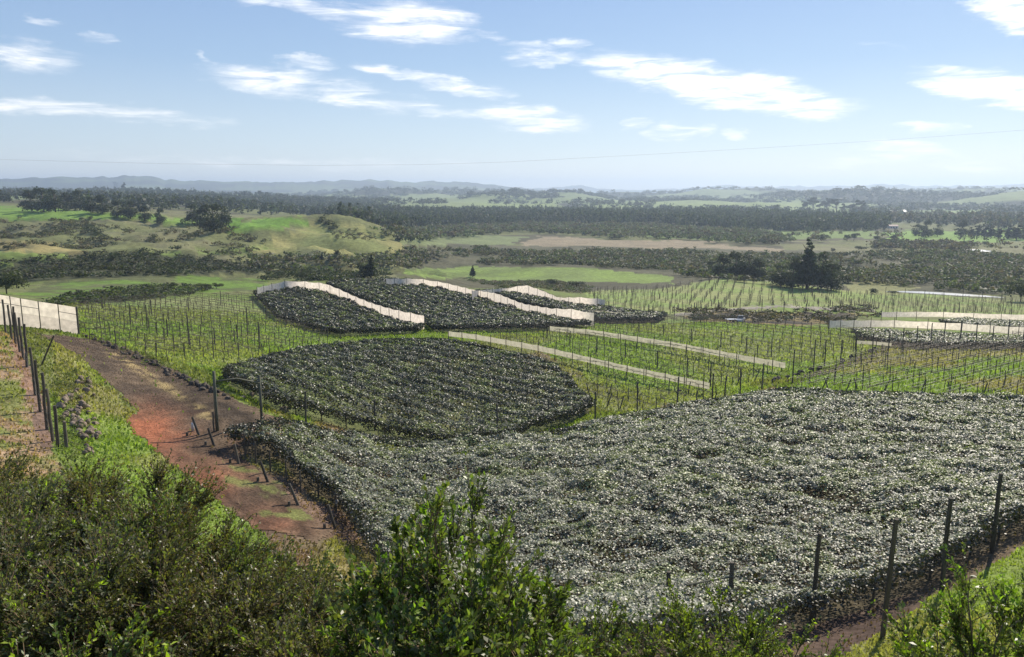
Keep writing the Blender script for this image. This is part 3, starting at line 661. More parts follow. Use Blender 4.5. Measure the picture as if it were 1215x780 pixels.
for a, b, h, s in ((858,329,28,'leftmost'), (873,330,32,'taller middle left'), (888,331,30,'second from the right'), (901,332,26,'rightmost')):
    T('evergreen_tree', a, b, h, s + ' tree of the dark row just beyond the far vine block', 'row of dark trees left of the tall clump', 1.1)
T('evergreen_tree', 845, 327, 18, 'low dark tree beginning the dark row beside the green mound', 'row of dark trees left of the tall clump', 1.2)
T('conifer_tree', 440, 331, 28, 'dark pyramid tree standing on the skyline of the pale cloth block', None, 1.1, 280)
T('broadleaf_tree', 432, 330, 16, 'smaller rounded tree at the left foot of the dark pyramid tree', None, 1.2, 280)
T('conifer_tree', 561, 329, 14, 'small lone conifer on the green paddock past the pale cloth', None, 1.1, 280)
T('conifer_tree', 382, 310, 10, 'tiny conifer in the brown scrub below the grassy knoll')
T('round_bush', 358, 334, 16, 'big dark bush on the left shoulder above the pale cloth', None, 1.2, 250)
T('round_bush', 8, 349, 34, 'dark bush cut by the left edge of the view below the hillside', None, .9, 180)
T('round_bush', 20, 342, 22, 'dark rounded bush right of the edge bush on the lower left bank', None, 1.0, 180)
T('round_bush', 203, 343, 9, 'single round bush in the left meadow above the young vines', None, 1.1)
for a, b, h, s in ((236,343,8,'left'), (246,344,9,'middle'), (257,343,8,'right')): T('round_bush', a, b, h, s + ' bush of the three in a row in the left meadow', 'three bushes in the left meadow', 1.3)
T('round_bush', 1211, 358, 30, 'dark green tree cut by the right edge beyond the far vines', None, .8, 300)
T('round_bush', 673, 377, 9, 'low dark round bush at the near left corner of the far vine block', None, 1.8)
T('round_bush', 831, 383, 9, 'low round bush at the left tip of the rough hummock', None, 1.8)
T('round_bush', 775, 372, 5, 'flat dark bush on the near edge of the far vine block', None, 2.4)
T('round_bush', 1036, 349, 8, 'dark bush on the bank at the left end of the river', None, 1.4)
T('round_bush', 1062, 350, 6, 'small dark bush in front of the river', None, 1.6)
T('round_bush', 684, 340, 8, 'dark thicket bush between the green mound and the far vines', None, 2.0, 300)
T('round_bush', 655, 338, 8, 'dark thicket bush at the right foot of the green mound', None, 2.0, 300)
for i, (a, b, h, wf_) in enumerate(((38,251,26,1.1),(52,252,30,1.2),(66,252,28,1.0),(82,250,22,1.1),(95,250,25,.9),(108,253,20,1.0),(122,254,23,.9),(140,258,20,1.1),(155,260,22,1.0),(172,262,18,1.1),(190,265,18,1.0))):
    T('evergreen_tree', a, b, h, ORD[i] + ' dark tree from the left in the row above the left green paddock', 'dark tree row above the left paddock', wf_, 600)
for a, b, h, s in ((228,266,24,'left'), (241,272,30,'second'), (254,275,34,'tallest'), (265,268,24,'right')):
    T('evergreen_tree', a, b, h, s + ' tree of the dark clump in the dip right of the left paddock', 'dark clump in the dip beside the paddock', 1.0, 480)
T('poplar_tree', 138, 226, 10, 'left one of the two tall trees on the left skyline', 'pair of tall trees on the left skyline', 1.6, 1000)
T('poplar_tree', 147, 226, 9, 'right one of the two tall trees on the left skyline', 'pair of tall trees on the left skyline', 1.6, 1000)
T('round_bush', 96, 262, 5, 'small dark bush alone on the green paddock slope', None, 1.2)
T('round_bush', 10, 297, 7, 'dark bush on the straw bank at the left edge', None, 1.1)
T('round_bush', 30, 280, 6, 'dark bush on the rough slope above the straw bank', None, 1.2)
for i, (a, b, h) in enumerate(((955,253,15),(963,252,17),(972,253,14),(982,252,18),(991,253,16),(1000,254,12),(1010,254,13),(1021,254,16))):
    T('gum_tree', a, b, h, ORD[i] + ' tall open gum tree from the left behind the plantation belt', 'tall gums behind the plantation belt', 1.0, 900)
for a, b, h, s in ((1098,282,21,'wide dark tree standing apart at the front of the broken belt'), (1112,281,15,'shorter dark tree right of the wide one in the broken belt'), (1140,281,20,'tall square dark tree near the right of the valley floor'), (1087,280,14,'low tree left of the wide dark tree in the broken belt')):
    T('evergreen_tree', a, b, h, s, 'dark trees at the front of the broken belt', 1.0, 600)
for i, (a, b, h) in enumerate(((1152,281,11),(1160,281,13),(1168,282,14),(1176,282,13),(1185,283,12),(1196,284,16),(1206,285,18),(1214,284,15))):
    T('poplar_tree', a, b, h, ORD[i] + ' slim dark tree from the left along the light green strip at the right', 'line of slim trees on the green strip at the right', 1.7, 600)
for i, (a, b, h, nm) in enumerate(((988,300,6,'bare_willow'),(1019,297,6,'round_bush'),(1025,297,5,'round_bush'),(1128,305,4,'round_bush'),(1170,292,7,'round_bush'),(963,286,7,'round_bush'),(977,285,8,'round_bush'),(1005,286,8,'broadleaf_tree'),(1013,286,9,'broadleaf_tree'),(1040,287,8,'broadleaf_tree'),(1060,287,9,'broadleaf_tree'))):
    T(nm, a, b, h, ['pale leafless willow alone on the flat valley floor', 'left of two small bushes right of the pale willow', 'right of two small bushes right of the pale willow', 'tiny lone bush on the dull flat below the willow thicket', 'dark bush beside the small pond at the right', 'left bush at the foot of the plantation belt', 'second bush at the foot of the plantation belt', 'left tree of the close pair before the plantation belt', 'right tree of the close pair before the plantation belt', 'tree between the pair and the willow thicket', 'rounded tree just above the left end of the willow thicket'][i], None, 1.3, 600)

# ------------------------------------------------------------------ kiwifruit canopies
def bbox_sample(poly, n, g):
    a = np.array(poly); lo, hi = a.min(0), a.max(0); p = g.uniform(lo, hi, (n, 2)); return p[pip(p[:, 0] , p[:, 1], poly)]
def area(poly):
    a = np.array(poly); b = np.roll(a, -1, 0); return abs((a[:, 0] * b[:, 1] - b[:, 0] * a[:, 1]).sum()) / 2
def canopy(name, label, poly_px, dref, size, dens, seed, rowdir, ridge=.3, clump=.45, cols=None, dmin=25., spacing=4.6, H=1.95, under=.25, edge=1., gap=0., mat=None):
    poly = wpoly(poly_px, H, dmin); g = np.random.default_rng(seed); A = area(poly)
    p = None; out = []
    a0, b0 = P(*rowdir[0], 0, dmin), P(*rowdir[1], 0, dmin); rd = unit((b0 - a0)[:2]); rn = np.array([-rd[1], rd[0]])
    ab = np.array(poly); bbA = np.prod(ab.max(0) - ab.min(0))
    n = int(dens * bbA); p = g.uniform(ab.min(0), ab.max(0), (n, 2))
    wob = (np.stack([fbm(p[:, 0] / 1.7, p[:, 1] / 1.7, seed), fbm(p[:, 0] / 1.7 + 30, p[:, 1] / 1.7, seed + 1)], -1) - .5) * 2.6
    p = p[pip(p[:, 0] + wob[:, 0], p[:, 1] + wob[:, 1], poly)]
    # size grows and number falls with distance
    D = p[:, 1]; s = size * np.clip(D / dref, .75, 3) ** .6
    p = p[g.uniform(size=len(p)) < np.clip((size / s) ** 2 * 1.0, 0, 1)]; D = p[:, 1]; s = size * np.clip(D / dref, .75, 3) ** .6
    def surf(x, y):
        row = (x * rn[0] + y * rn[1]) / spacing + .35 * (fbm(x / 12, y / 12, seed + 5) - .5)
        rr = np.cos(2 * math.pi * row)
        cl = fbm(x / 1.5, y / 1.5, seed + 7, 3); cm = fbm(x / 6, y / 6, seed + 8, 3)
        return ridge * rr + clump * 2.2 * (cl - .5) + clump * 1.6 * (cm - .5), cl, cm
    hh, cl, cm = surf(p[:, 0], p[:, 1])
    gm = 1 - gap * sstep(.25, .8, -np.cos(2 * math.pi * ((p[:, 0] * rn[0] + p[:, 1] * rn[1]) / spacing + .35 * (fbm(p[:, 0] / 12, p[:, 1] / 12, seed + 5) - .5)))) * sstep(.40, .55, fbm(p[:, 0] / 9, p[:, 1] / 9, seed + 14))
    keep = g.uniform(size=len(p)) < gm * np.clip(.30 + 2.6 * (cl - .30) + 1.5 * (cm - .42), .06, 1)
    p, hh, cl, cm, s = p[keep], hh[keep], cl[keep], cm[keep], s[keep]
    n = len(p); z = gz(p[:, 0], p[:, 1]) + H + hh - np.abs(g.normal(0, .12, n))
    e = .4; hx = surf(p[:, 0] + e, p[:, 1])[0]; hy = surf(p[:, 0], p[:, 1] + e)[0]
    nr = np.stack([-(hx - hh) / e, -(hy - hh) / e, np.ones(n)], -1) * .75 + g.normal(size=(n, 3)) * np.array([.36, .36, .1])
    c = np.c_[p, z]; d = g.normal(size=(n, 3)) * np.array([1, 1, .25]); ls = s * g.uniform(.7, 1.35, n)
    base = tints(n, cols or [(.055, .065, .035), (.06, .068, .04), (.07, .08, .035)], seed, .25)
    y = (fbm(p[:, 0] / 2.6, p[:, 1] / 1.8, seed + 9, 3) > .60) | (g.uniform(size=n) < .05)
    base[y] = np.array((.20, .23, .075)) * g.uniform(.7, 1.2, (y.sum(), 1))
    V1, F1 = leaves(c, d, nr, ls, ls * .85, .12); C1 = np.repeat(base, 4, 0)
    # twiggy shaded layer beneath, and curtains hanging along the edge
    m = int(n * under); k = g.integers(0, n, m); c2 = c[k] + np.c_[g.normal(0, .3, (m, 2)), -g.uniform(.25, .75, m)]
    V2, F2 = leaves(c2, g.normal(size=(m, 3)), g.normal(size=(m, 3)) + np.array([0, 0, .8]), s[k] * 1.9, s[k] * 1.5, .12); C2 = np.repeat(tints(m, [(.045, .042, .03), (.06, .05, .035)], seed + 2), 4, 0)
    P3 = []
    a = np.array(poly); b = np.roll(a, -1, 0)
    for q in range(len(a)):
        Ls = np.linalg.norm(b[q] - a[q]); k3 = int(Ls * 150 * edge * dref / max(60, a[q][1]) * (.2 / size) ** 1.2)
        u = g.uniform(size=k3); P3.append(a[q] + (b[q] - a[q]) * u[:, None] + g.normal(0, .3, (k3, 2)))
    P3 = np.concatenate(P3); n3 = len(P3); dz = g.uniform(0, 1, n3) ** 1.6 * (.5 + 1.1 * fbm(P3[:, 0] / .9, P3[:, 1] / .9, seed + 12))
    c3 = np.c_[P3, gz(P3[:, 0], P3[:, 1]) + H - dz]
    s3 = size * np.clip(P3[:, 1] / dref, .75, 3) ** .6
    V3, F3 = leaves(c3, g.normal(size=(n3, 3)), g.normal(size=(n3, 3)), s3 * 1.1, s3, .12); C3 = np.repeat(tints(n3, [(.035, .042, .022), (.045, .04, .026)], seed + 3), 4, 0)  # curtain leaf colour darkened to stand in for shade along the canopy edge
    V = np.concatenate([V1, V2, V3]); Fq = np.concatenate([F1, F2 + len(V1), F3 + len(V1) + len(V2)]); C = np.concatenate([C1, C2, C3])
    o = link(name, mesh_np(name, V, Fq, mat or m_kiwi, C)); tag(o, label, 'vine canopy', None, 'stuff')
    return poly
w1 = canopy('kiwifruit_canopy', 'big silvery kiwifruit canopy covering the near right slope', K1, 60, .165, 105, 200, ((400,520),(1000,470)), .05, .62, [(.20,.205,.14),(.24,.24,.175),(.15,.165,.085)], under=.22, mat=m_kiwi1)
w2 = canopy('kiwifruit_canopy', 'dark kiwifruit canopy in the middle between track and post line', K2, 110, .23, 42, 210, ((380,412),(690,470)), .36, .50, [(.085,.092,.065),(.065,.075,.048)], dmin=70, gap=.85)
w3 = canopy('kiwifruit_canopy', 'dark kiwifruit canopy sloping left of the first pale windbreak', K3, 220, .40, 15, 220, ((320,345),(490,386)), .38, .55, [(.055,.062,.045)], dmin=150, gap=.6)
w4 = canopy('kiwifruit_canopy', 'dark kiwifruit canopy between the first and second pale windbreaks', K4, 220, .40, 15, 230, ((460,334),(690,383)), .38, .55, [(.06,.067,.048)], dmin=180, gap=.6)
w5 = canopy('kiwifruit_canopy', 'small dark kiwifruit canopy between the second and third pale windbreaks', K5, 260, .44, 12, 240, ((600,346),(715,364)), .3, .5, [(.065,.07,.05)], dmin=200)
w6 = canopy('kiwifruit_canopy', 'grey strip of kiwifruit canopy behind the right hand grassed rows', K6, 200, .34, 16, 250, ((985,390),(1215,402)), .2, .45, [(.24,.24,.19)], dmin=120, edge=.25)
w7 = canopy('kiwifruit_canopy', 'thin grey canopy strip between the two pale cloths on the right', K7, 240, .38, 12, 260, ((1115,380),(1215,384)), .2, .45, [(.24,.24,.19)], dmin=150, edge=.25)

# ------------------------------------------------------------------ grass tufts on the nearer open ground
canopies = [w1]
gcell = (RR[:-1, None] > 14) & (RR[:-1, None] < 230) & (np.abs(np.tan(TH[None, :-1])) < .72) & (YG[:-1, :-1] > 0) & (GRASS[:-1, :-1] > .05)
gj, gi_ = np.nonzero(gcell)
gar = np.hypot(XG[gj, gi_ + 1] - XG[gj, gi_], YG[gj, gi_ + 1] - YG[gj, gi_]) * (RR[gj + 1] - RR[gj])
gw = gar * GRASS[gj, gi_] / np.maximum(RR[gj], 30) ** 1.7
gs = rng.choice(len(gj), 170000, p=gw / gw.sum()); fu, fv = rng.uniform(size=(2, len(gs))); a_, b_ = gj[gs], gi_[gs]
def _ip(A): return (A[a_, b_] * (1 - fu) + A[a_, b_ + 1] * fu) * (1 - fv) + (A[a_ + 1, b_] * (1 - fu) + A[a_ + 1, b_ + 1] * fu) * fv
gx, gy, gzv = _ip(XG), _ip(YG), _ip(ZG); gc = CG[a_, b_]
und = np.zeros(len(gx), bool)
for w_ in (w1, w2): und |= pip(gx, gy, w_)
trk = pip(PX[a_, b_], PY[a_, b_], TRACK) & (rng.uniform(size=len(gx)) < .985)
kp = ~und & ~trk; gx, gy, gzv, gc = gx[kp], gy[kp], gzv[kp], gc[kp]
ng = len(gx); gh_ = rng.uniform(.10, .30, ng) * (.6 + .9 * fbm(gx / 5, gy / 5, 131)) * np.clip(gy / 50, .8, 2.2)
ga = rng.uniform(0, 2 * math.pi, ng); up = np.c_[rng.normal(0, .35, (ng, 2)), np.ones(ng)]
V, Fq = leaves(np.c_[gx, gy, gzv + gh_ * .35], up, np.c_[np.cos(ga), np.sin(ga), np.zeros(ng)], gh_, gh_ * .55, .12)
tag(link('grass', mesh_np('grass', V, Fq, m_grass, np.repeat(gc * rng.uniform(.95, 1.5, (ng, 1)), 4, 0))), kind='stuff')
# ------------------------------------------------------------------ posts, vines, wires
def at(px, D): x, y = tx(px, 400) * D, D; return np.array([x, y, float(gz(x, y))])
def wdist(p): return p[1] * cp - p[2] * sp
def post_mesh(name, h, r, mat, seed, lean=0., cut=False):
    g = np.random.default_rng(seed); mb = MB()
    pts = [(0, 0, -.3)] + [(lean * k / 4 + g.normal(0, r * .15), g.normal(0, r * .15), h * k / 4) for k in range(1, 5)]
    mb.tube(pts, [r * 1.08, r * 1.03, r, r * .97, r * .93], 8)
    me = mb.mesh(name, mat, False); return me
TALLP = [post_mesh('tall_post', 1., .0235, m_post, i) for i in range(3)]
def post_at(name, p, h, label, cat, group, width=None, mat=m_post, lean=(0, 0), protos=None):
    o = link(name, (protos or TALLP)[int(abs(p[0] * 7)) % 3], None, p); s = (width or .115) / .0235
    o.scale = (s, s, h); o.rotation_euler = (lean[0], lean[1], (p[0] * 3.1) % 6.28); return tag(o, label, cat, group)
ORD = ['first', 'second', 'third', 'fourth', 'fifth', 'sixth', 'seventh', 'eighth', 'ninth', 'tenth', 'eleventh', 'twelfth', 'thirteenth', 'fourteenth']
def tall(lst, lab, group, name='shelter_post', h0=None, dmin=25., order=True):
    out = []
    for i, (px, b, t) in enumerate(lst):
        p = P(px, b, 0, dmin); w = wdist(p); h = (b - t) * w / F / (cp + .0) ; h = float(np.clip(h, 1.5, 6.2)) if h0 is None else h0
        l = lab.replace('#', ORD[i] if i < len(ORD) else 'farthest right') if order else (ORD[i] if i < 14 else 'farther right') + ' ' + lab + (', from the left' if i < 14 else '')
        out.append(post_at(name, p, h, l, 'post', group, .12, lean=(rng.normal(0, .012), rng.normal(0, .012))))
    return out
tall([(363,503,464),(445,511,474),(590,519,478),(651,502,473),(706,501,465),(756,489,453),(803,484,447),(845,473,443),(878,469,437),(904,462,431)],
     '# tall post from the left in the line behind the big silvery canopy', 'tall posts behind the big canopy')
near = tall([(963,738,628),(1047,758,609),(1117,702,587),(1177,656,559)], '# tall dark post from the left along the near right canopy edge', 'tall posts on the near right canopy edge')
tall([(940,456,415),(965,440,395),(978,437,403),(997,432,403),(1015,430,390),(1034,430,390),(1053,427,393),(1070,422,389),(1087,416,387),(1104,414,383),(1119,410,379),(1139,410,381),(1157,414,379)],
     '# tall post from the left in the row where the right hand paths meet', 'tall posts in the right hand row')
tall([(1177,410,387),(1195,410,378),(1213,412,382)], 'tall post ending the row before the grey canopy strip', 'tall posts at the far right of the row', order=False)
tall([(621,395,383),(649,402,386),(676,410,393),(708,419,399),(742,427,406),(780,437,416),(815,448,424),(860,470,446)], '# tall post from the left among the vines between the two pale cloth strips', 'tall posts between the cloth strips')
tall([(757,395,382),(787,399,385),(820,406,390),(855,412,394),(885,419,399),(915,425,401),(843,460,431)], '# tall post from the left among the vines behind the upper cloth strip', 'tall posts behind the upper cloth strip')
tall([(122,368,351),(155,385,361),(175,393,362),(199,400,379),(225,412,374),(255,410,389),(282,403,385),(294,398,357),(308,416,382)], '# tall post from the left standing in the left grassed vine block', 'tall posts in the left vine block')
tall([(180,374,356),(224,369,353),(262,362,345),(300,366,349),(316,380,360),(340,388,370),(360,394,374),(382,400,382),(404,404,388)], '# tall post from the left along the back edge of the left vine block', 'tall posts behind the left vine block')
tall([(x, 372 - (x - 720) * .012 + 4 * math.sin(x), 372 - (x - 720) * .012 - 12 + 4 * math.sin(x)) for x in range(722, 1215, 26)] , 'tall thin post on the near edge of the far vine block', 'tall posts in the far vine block', dmin=150, order=False)
tall([(x, 355 + (x % 7) * .8, 341 + (x % 7) * .8) for x in range(705, 1210, 23)], 'tall thin post amid the far vine block', 'tall posts amid the far vine block', dmin=200, order=False)
# the post fence of the left field
LF = [(7,397,356),(14,403,362),(18.5,409,364),(23.6,418,371),(28,427,377),(32,436,385),(42,469,412),(48,489,427),(56,510,442),(63,524,461),(69,530,480),(79,532,500)]
for i, (px, b, t) in enumerate(LF):
    p = P(px, b, 0, 30); post_at('fence_post', p, (b - t) * wdist(p) / F / cp, ORD[i] + ' round timber post, counted from the back, in the fence of the left field', 'post', 'posts along the left field', .135, m_postg, (rng.normal(0, .02), rng.normal(0, .02)))
a_, b_ = P(49, 434, 0, 40), P(52, 440, 0, 40)
mb = MB(); top = np.array([tx(64, 398) * (a_[1] - .5), a_[1] - .5, zy(398) * (a_[1] - .5)])
mb.tube([a_, top], [.10, .09], 8); tag(mb.obj('leaning_post', m_post), 'dark timber strut leaning to the right beside the left field fence', 'post')
def wires(name, paths, r, label, cat, mat=m_wire, sag=.03):
    mb = MB()
    for q in paths:
        for i in range(len(q) - 1):
            a, b = Vector(q[i]), Vector(q[i + 1]); m_ = (a + b) / 2; m_.z -= sag * (a - b).length * .15
            mb.tube([a, m_, b], r, 3, False)
    return tag(mb.obj(name, mat), label, cat)
fp = [P(px, b, 0, 30) + np.array([0, 0, 0]) for px, b, t in LF]
wires('fence_wire', [[p + np.array([0, 0, h]) for p in fp] for h in (.5, 1.1, 1.8)], .008, 'thin wires strung between the posts of the left field', 'wire')
0 and wires('post_wire', [[P(px, b, 0, 25) + np.array([0, 0, h]) for px, b, t in ((963,738,0),(1047,758,0),(1117,702,0),(1177,656,0),(1260,620,0))] for h in (1.9,)], .006, 'wire joining the tall posts on the near right edge', 'wire')

# timber gateway at the corner of the big canopy
gl_ = P(258, 512, 0, 40); gr_ = P(311, 505, 0, 40); hL = 72 * wdist(gl_) / F / cp; hR = 60 * wdist(gr_) / F / cp
gt = empty('timber_gateway', gl_); tag(gt, 'tall timber gateway of two posts and a crossbar at the canopy corner', 'gateway')
d_ = gr_ - gl_
MB().tube([(0, 0, -.3), (0, 0, hL * .5), (.03, 0, hL)], [.16, .15, .14], 10).obj('post', m_postg, gt, True)
MB().tube([(d_[0], d_[1], d_[2] - .3), (d_[0], d_[1], d_[2] + hR)], [.14, .12], 10).obj('post', m_postg, gt, True)
zb_ = 60 * wdist(gl_) / F / cp
MB().tube([(-.1, -.12, zb_), (d_[0] * .5, d_[1] * .5 - .14, zb_ - .08), (d_[0], d_[1] - .13, d_[2] + hR * .86)], [.075, .08, .075], 8).obj('crossbar', m_postg, gt, True)
# leaning anchor stakes with their stub pegs
ST = [((237,517),(228,495)),((255,530),(247,508)),((284,551),(278,527)),((319,573),(309,548)),((355,600),(343,574)),((399,629),(389,599))]
PG = [(222,518),(244,529),(273,550),(306,572),(343,601),(385,628)]
for i, (b, t) in enumerate(ST):
    p = P(*b, 0, 40); hz = 1.72; D1 = p[1] + .25; tp = np.array([tx(*t) * D1, D1, zy(t[1]) * D1])
    mb = MB(); mb.tube([(0, 0, -.2), tuple(tp - p)], [.13, .11], 9)
    tag(link('anchor_stake', mb.mesh('anchor_stake', m_post), None, p), ORD[i] + ' leaning timber stake, counted from the back, on the bare headland', 'stake', 'leaning stakes on the headland')
for i, b in enumerate(PG):
    p = P(*b, 0, 40); mb = MB(); mb.tube([(0, 0, -.1), (.02, 0, .30), (.02, .01, .42)], [.12, .12, .11], 9)
    tag(link('stub_peg', mb.mesh('stub_peg', m_post), None, p), 'short cut timber peg beside the ' + ORD[i] + ' leaning stake from the back', 'peg', 'stub pegs on the headland')
m_white = objnoise_mat('white_plastic', (.55, .55, .52), (.75, .75, .72), 5, .5, .4, .05)
p = P(229, 512, 0, 40); mb = MB(); mb.tube([(0, 0, -.05), (0, 0, .55), (.03, 0, .85)], [.14, .14, .12], 12); mb.tube([(.03, 0, .85), (.05, 0, 1.0)], [.05, .05], 8)
tag(link('marker_pipe', mb.mesh('marker_pipe', m_white, True), None, p), 'short white plastic pipe upright behind the first leaning stake', 'pipe')
# pergola posts beneath the left and near right edges of the big canopy
PP = [P_ for P_ in ((254,513,493),(291,539,514),(304,550,522),(321,560,534),(340,572,546),(357,585,558),(378,591,568),(399,609,584),(421,630,602))]
for i, (px, b, t) in enumerate(PP):
    p = P(px, b, 0, 40); post_at('pergola_post', p, 2.0, ORD[i] + ' slim post, counted from the back, under the left edge of the big canopy', 'post', 'posts under the left edge of the big canopy', .075)
def along(poly, step):
    out = []; a = np.array(poly)
    for q in range(len(a) - 1):
        d = a[q + 1] - a[q]; Ls = np.linalg.norm(d); k = max(1, int(Ls / step))
        for i in range(k): out.append(a[q] + d * (i + .5) / k)
    return out
def inward(poly, q, dist):
    c = np.mean(np.array(poly), 0); v = c - q; return q + v / np.linalg.norm(v) * dist
eR = wpoly([(940,707),(1007,690),(1084,665),(1146,634),(1215,598),(1300,572)], 1.95)
for i, q in enumerate(along(eR, 3.2)):
    q = inward(w1, q, .5); p = np.array([q[0], q[1], float(gz(*q))])
    post_at('pergola_post', p, 1.95, ('first', 'second', 'third')[i] + ' slim post under the near right edge of the big canopy, from the left' if i < 3 else ('farther ' if i > 8 else 'middle ') + 'slim post in the shade under the near right edge of the canopy', 'post', 'posts under the near right edge of the canopy', .07)
eK = wpoly([(326,469),(366,477),(389,485),(426,495),(484,508),(537,517)], 1.95, 60)
for q in along(eK, 4.2):
    q = inward(w2, q, .6); p = np.array([q[0], q[1], float(gz(*q))])
    post_at('pergola_post', p, 1.95, 'slim post under the lower left edge of the middle dark canopy', 'post', 'posts under the middle canopy edge', .07)
# short dark gate corner by the near shrubs
p = P(865, 735, 0, 25); post_at('corner_post', p, 3.3, 'stout dark corner post rising from the shrubs at the near canopy edge', 'post', None, .13)
p2 = P(791, 745, 0, 25); post_at('corner_post', p2, 3.1, 'reddish post left of the slanting rail above the near shrubs', 'post', None, .12)
mb = MB(); mb.tube([p + np.array([0, -.15, 2.55]), p2 + np.array([.9, -.15, 2.45])], .05, 7); tag(mb.obj('rail', m_postg), 'pale slanting rail reaching left from the stout corner post', 'rail')

# leafless vines and posts of the grassed blocks
def vine_mesh(seed):
    g = np.random.default_rng(seed); t = MB(); c = MB()
    t.tube([(0, 0, -.1), (g.normal(0, .06), g.normal(0, .06), .6), (g.normal(0, .08), g.normal(0, .08), 1.25), (0, 0, 1.8)], [.075, .06, .055, .05], 5)
    for s in (-1, 1):
        c.tube([(0, 0, 1.75), (s * .6, g.normal(0, .05), 1.86), (s * 1.5, g.normal(0, .06), 1.84), (s * 2.35, g.normal(0, .08), 1.86)], [.05, .045, .04, .025], 4)
    for k in range(13):
        x = g.uniform(-2.2, 2.2); s = g.choice([-1, 1]); L_ = g.uniform(.6, 1.9)
        c.tube([(x, 0, 1.84), (x + g.normal(0, .15), s * L_ * .5, 1.92 + g.normal(0, .05)), (x + g.normal(0, .3), s * L_, 1.75 + g.normal(0, .12))], [.02, .016, .01], 3, False)
    return t, c
VP = []
for k in range(4):
    t_, c_ = vine_mesh(300 + k); VP.append((t_, c_, t_.mesh('trunk', m_bark), c_.mesh('cane', m_bark)))
def block_grid(poly_px, rowdir, rs, al, dmin, seed):
    poly = wpoly(poly_px, 0, dmin); a0, b0 = P(*rowdir[0], 0, dmin), P(*rowdir[1], 0, dmin); rd = unit((b0 - a0)[:2]); rn = np.array([-rd[1], rd[0]])
    q = (np.array(poly) - a0[:2]); u = q @ rd; v = q @ rn; g = np.random.default_rng(seed)
    U, Vv = np.meshgrid(np.arange(u.min(), u.max(), al), np.arange(math.floor(v.min() / rs) * rs, v.max(), rs))
    xy = a0[:2] + U.reshape(-1, 1) * rd + Vv.reshape(-1, 1) * rn + g.normal(0, .12 if dmin < 200 else .5, (U.size, 2))
    xy = xy[pip(xy[:, 0], xy[:, 1], poly)]
    return xy, rd, poly, a0, rn
VN, PS = [], []
BL = [('left grassed vine block', BLK_L, ((105,403),(235,438)), 4.8, 4.8, 70, 1), ('block between the cloth strips', BLK_M, ((515,392),(840,462)), 4.8, 5.0, 80, 2), ('block behind the upper cloth strip', BLK_N, ((605,386),(930,434)), 4.8, 5.0, 90, 3),
      ('right hand vine block', BLK_R, ((1063,464),(1215,427)), 4.8, 4.6, 90, 4), ('far bright green vine block', BLK_F, ((905,334),(900,371)), 5.0, 4.6, 220, 5)]
for (nm, poly, rdp, rs, al, dm, sd) in BL:
    xy, rd, wp, a0, rn = block_grid(poly, rdp, rs, al, dm, sd); ang = math.atan2(rd[1], rd[0])
    z = gz(xy[:, 0], xy[:, 1])
    for (x, y), z_ in zip(xy, z):
        VN.append((y, x, z_, ang, nm))
        x2, y2 = x + rd[0] * al * .5, y + rd[1] * al * .5
        if (round((x * rd[0] + y * rd[1]) / al) % 2 == 0): PS.append((y2, x2, float(gz(x2, y2)), ang, nm))
    # one overhead wire per row and one each side of it
    sg = []; v = ((xy - a0[:2]) @ rn / rs).round().astype(int); u = (xy - a0[:2]) @ rd
    for r_ in np.unique(v):
        m = v == r_; ul = np.sort(u[m])
        if len(ul) < 3: continue
        us = np.arange(ul[0] - 2, ul[-1] + 3, 10.)
        for off in (-1.2, 0, 1.2):
            pt = a0[:2] + us[:, None] * rd + (r_ * rs + off) * rn; sg.append([Vector((a, b, c + 1.93)) for (a, b), c in zip(pt, gz(pt[:, 0], pt[:, 1]))])
    mbw = MB()
    for q in sg:
        for i in range(len(q) - 1): mbw.tube([q[i], q[i + 1]], 0.012, 3, False)
    tag(mbw.obj('trellis_wires', m_wire), 'overhead trellis wires of the ' + nm, 'wires')
VN.sort(); PS.sort()
ZN = {}
for L_, K_ in ((VN[:290], 'v'), (PS[:250], 'p')):
    for nm in set(v[4] for v in L_):
        q_ = [v for v in L_ if v[4] == nm]; xs_ = np.array([v[1] / v[0] for v in q_]); ys_ = np.array([v[0] for v in q_])
        ZN[K_ + nm] = (np.quantile(xs_, [.2, .4, .6, .8]), np.quantile(ys_, [.25, .5, .75]))
def zone(K_, v):
    a, b = ZN[K_ + v[4]]; i = int(np.searchsorted(a, v[1] / v[0])); j = int(np.searchsorted(b, v[0]))
    return ('near', 'second', 'third', 'back')[j] + ' rows, ' + ('left end', 'left of middle', 'middle', 'right of middle', 'right end')[i]
def merged_tubes(name, items, parts, label):
    Vs, Fs, off = [], [], 0
    for k, (y, x, z, a, nm) in enumerate(items):
        for mbx in parts[k % len(parts)]:
            V = np.array([tuple(v) for v in mbx[0]]); ca, sa = math.cos(a), math.sin(a)
            W = np.stack([V[:, 0] * ca - V[:, 1] * sa + x, V[:, 0] * sa + V[:, 1] * ca + y, V[:, 2] + z], -1)
            Vs.append(W); Fs.append(mbx[1] + off); off += len(W)
    o = link(name, mesh_np(name, np.concatenate(Vs), np.concatenate(Fs), m_bark)); return tag(o, label, None, None, 'stuff')
def qa(mb): return (mb.v, np.array([f for f in mb.f if len(f) == 4], int))
for k, (y, x, z, a, nm) in enumerate(VN[:290]):
    e = empty('kiwifruit_vine', (x, y, z), a + (math.pi if k % 3 == 0 else 0)); tag(e, 'bare dark vine in the ' + nm + ', ' + zone('v', VN[k]), 'vine', 'bare vines in the ' + nm)
    link('trunk', VP[k % 4][2], e); link('cane', VP[k % 4][3], e)
fv = []
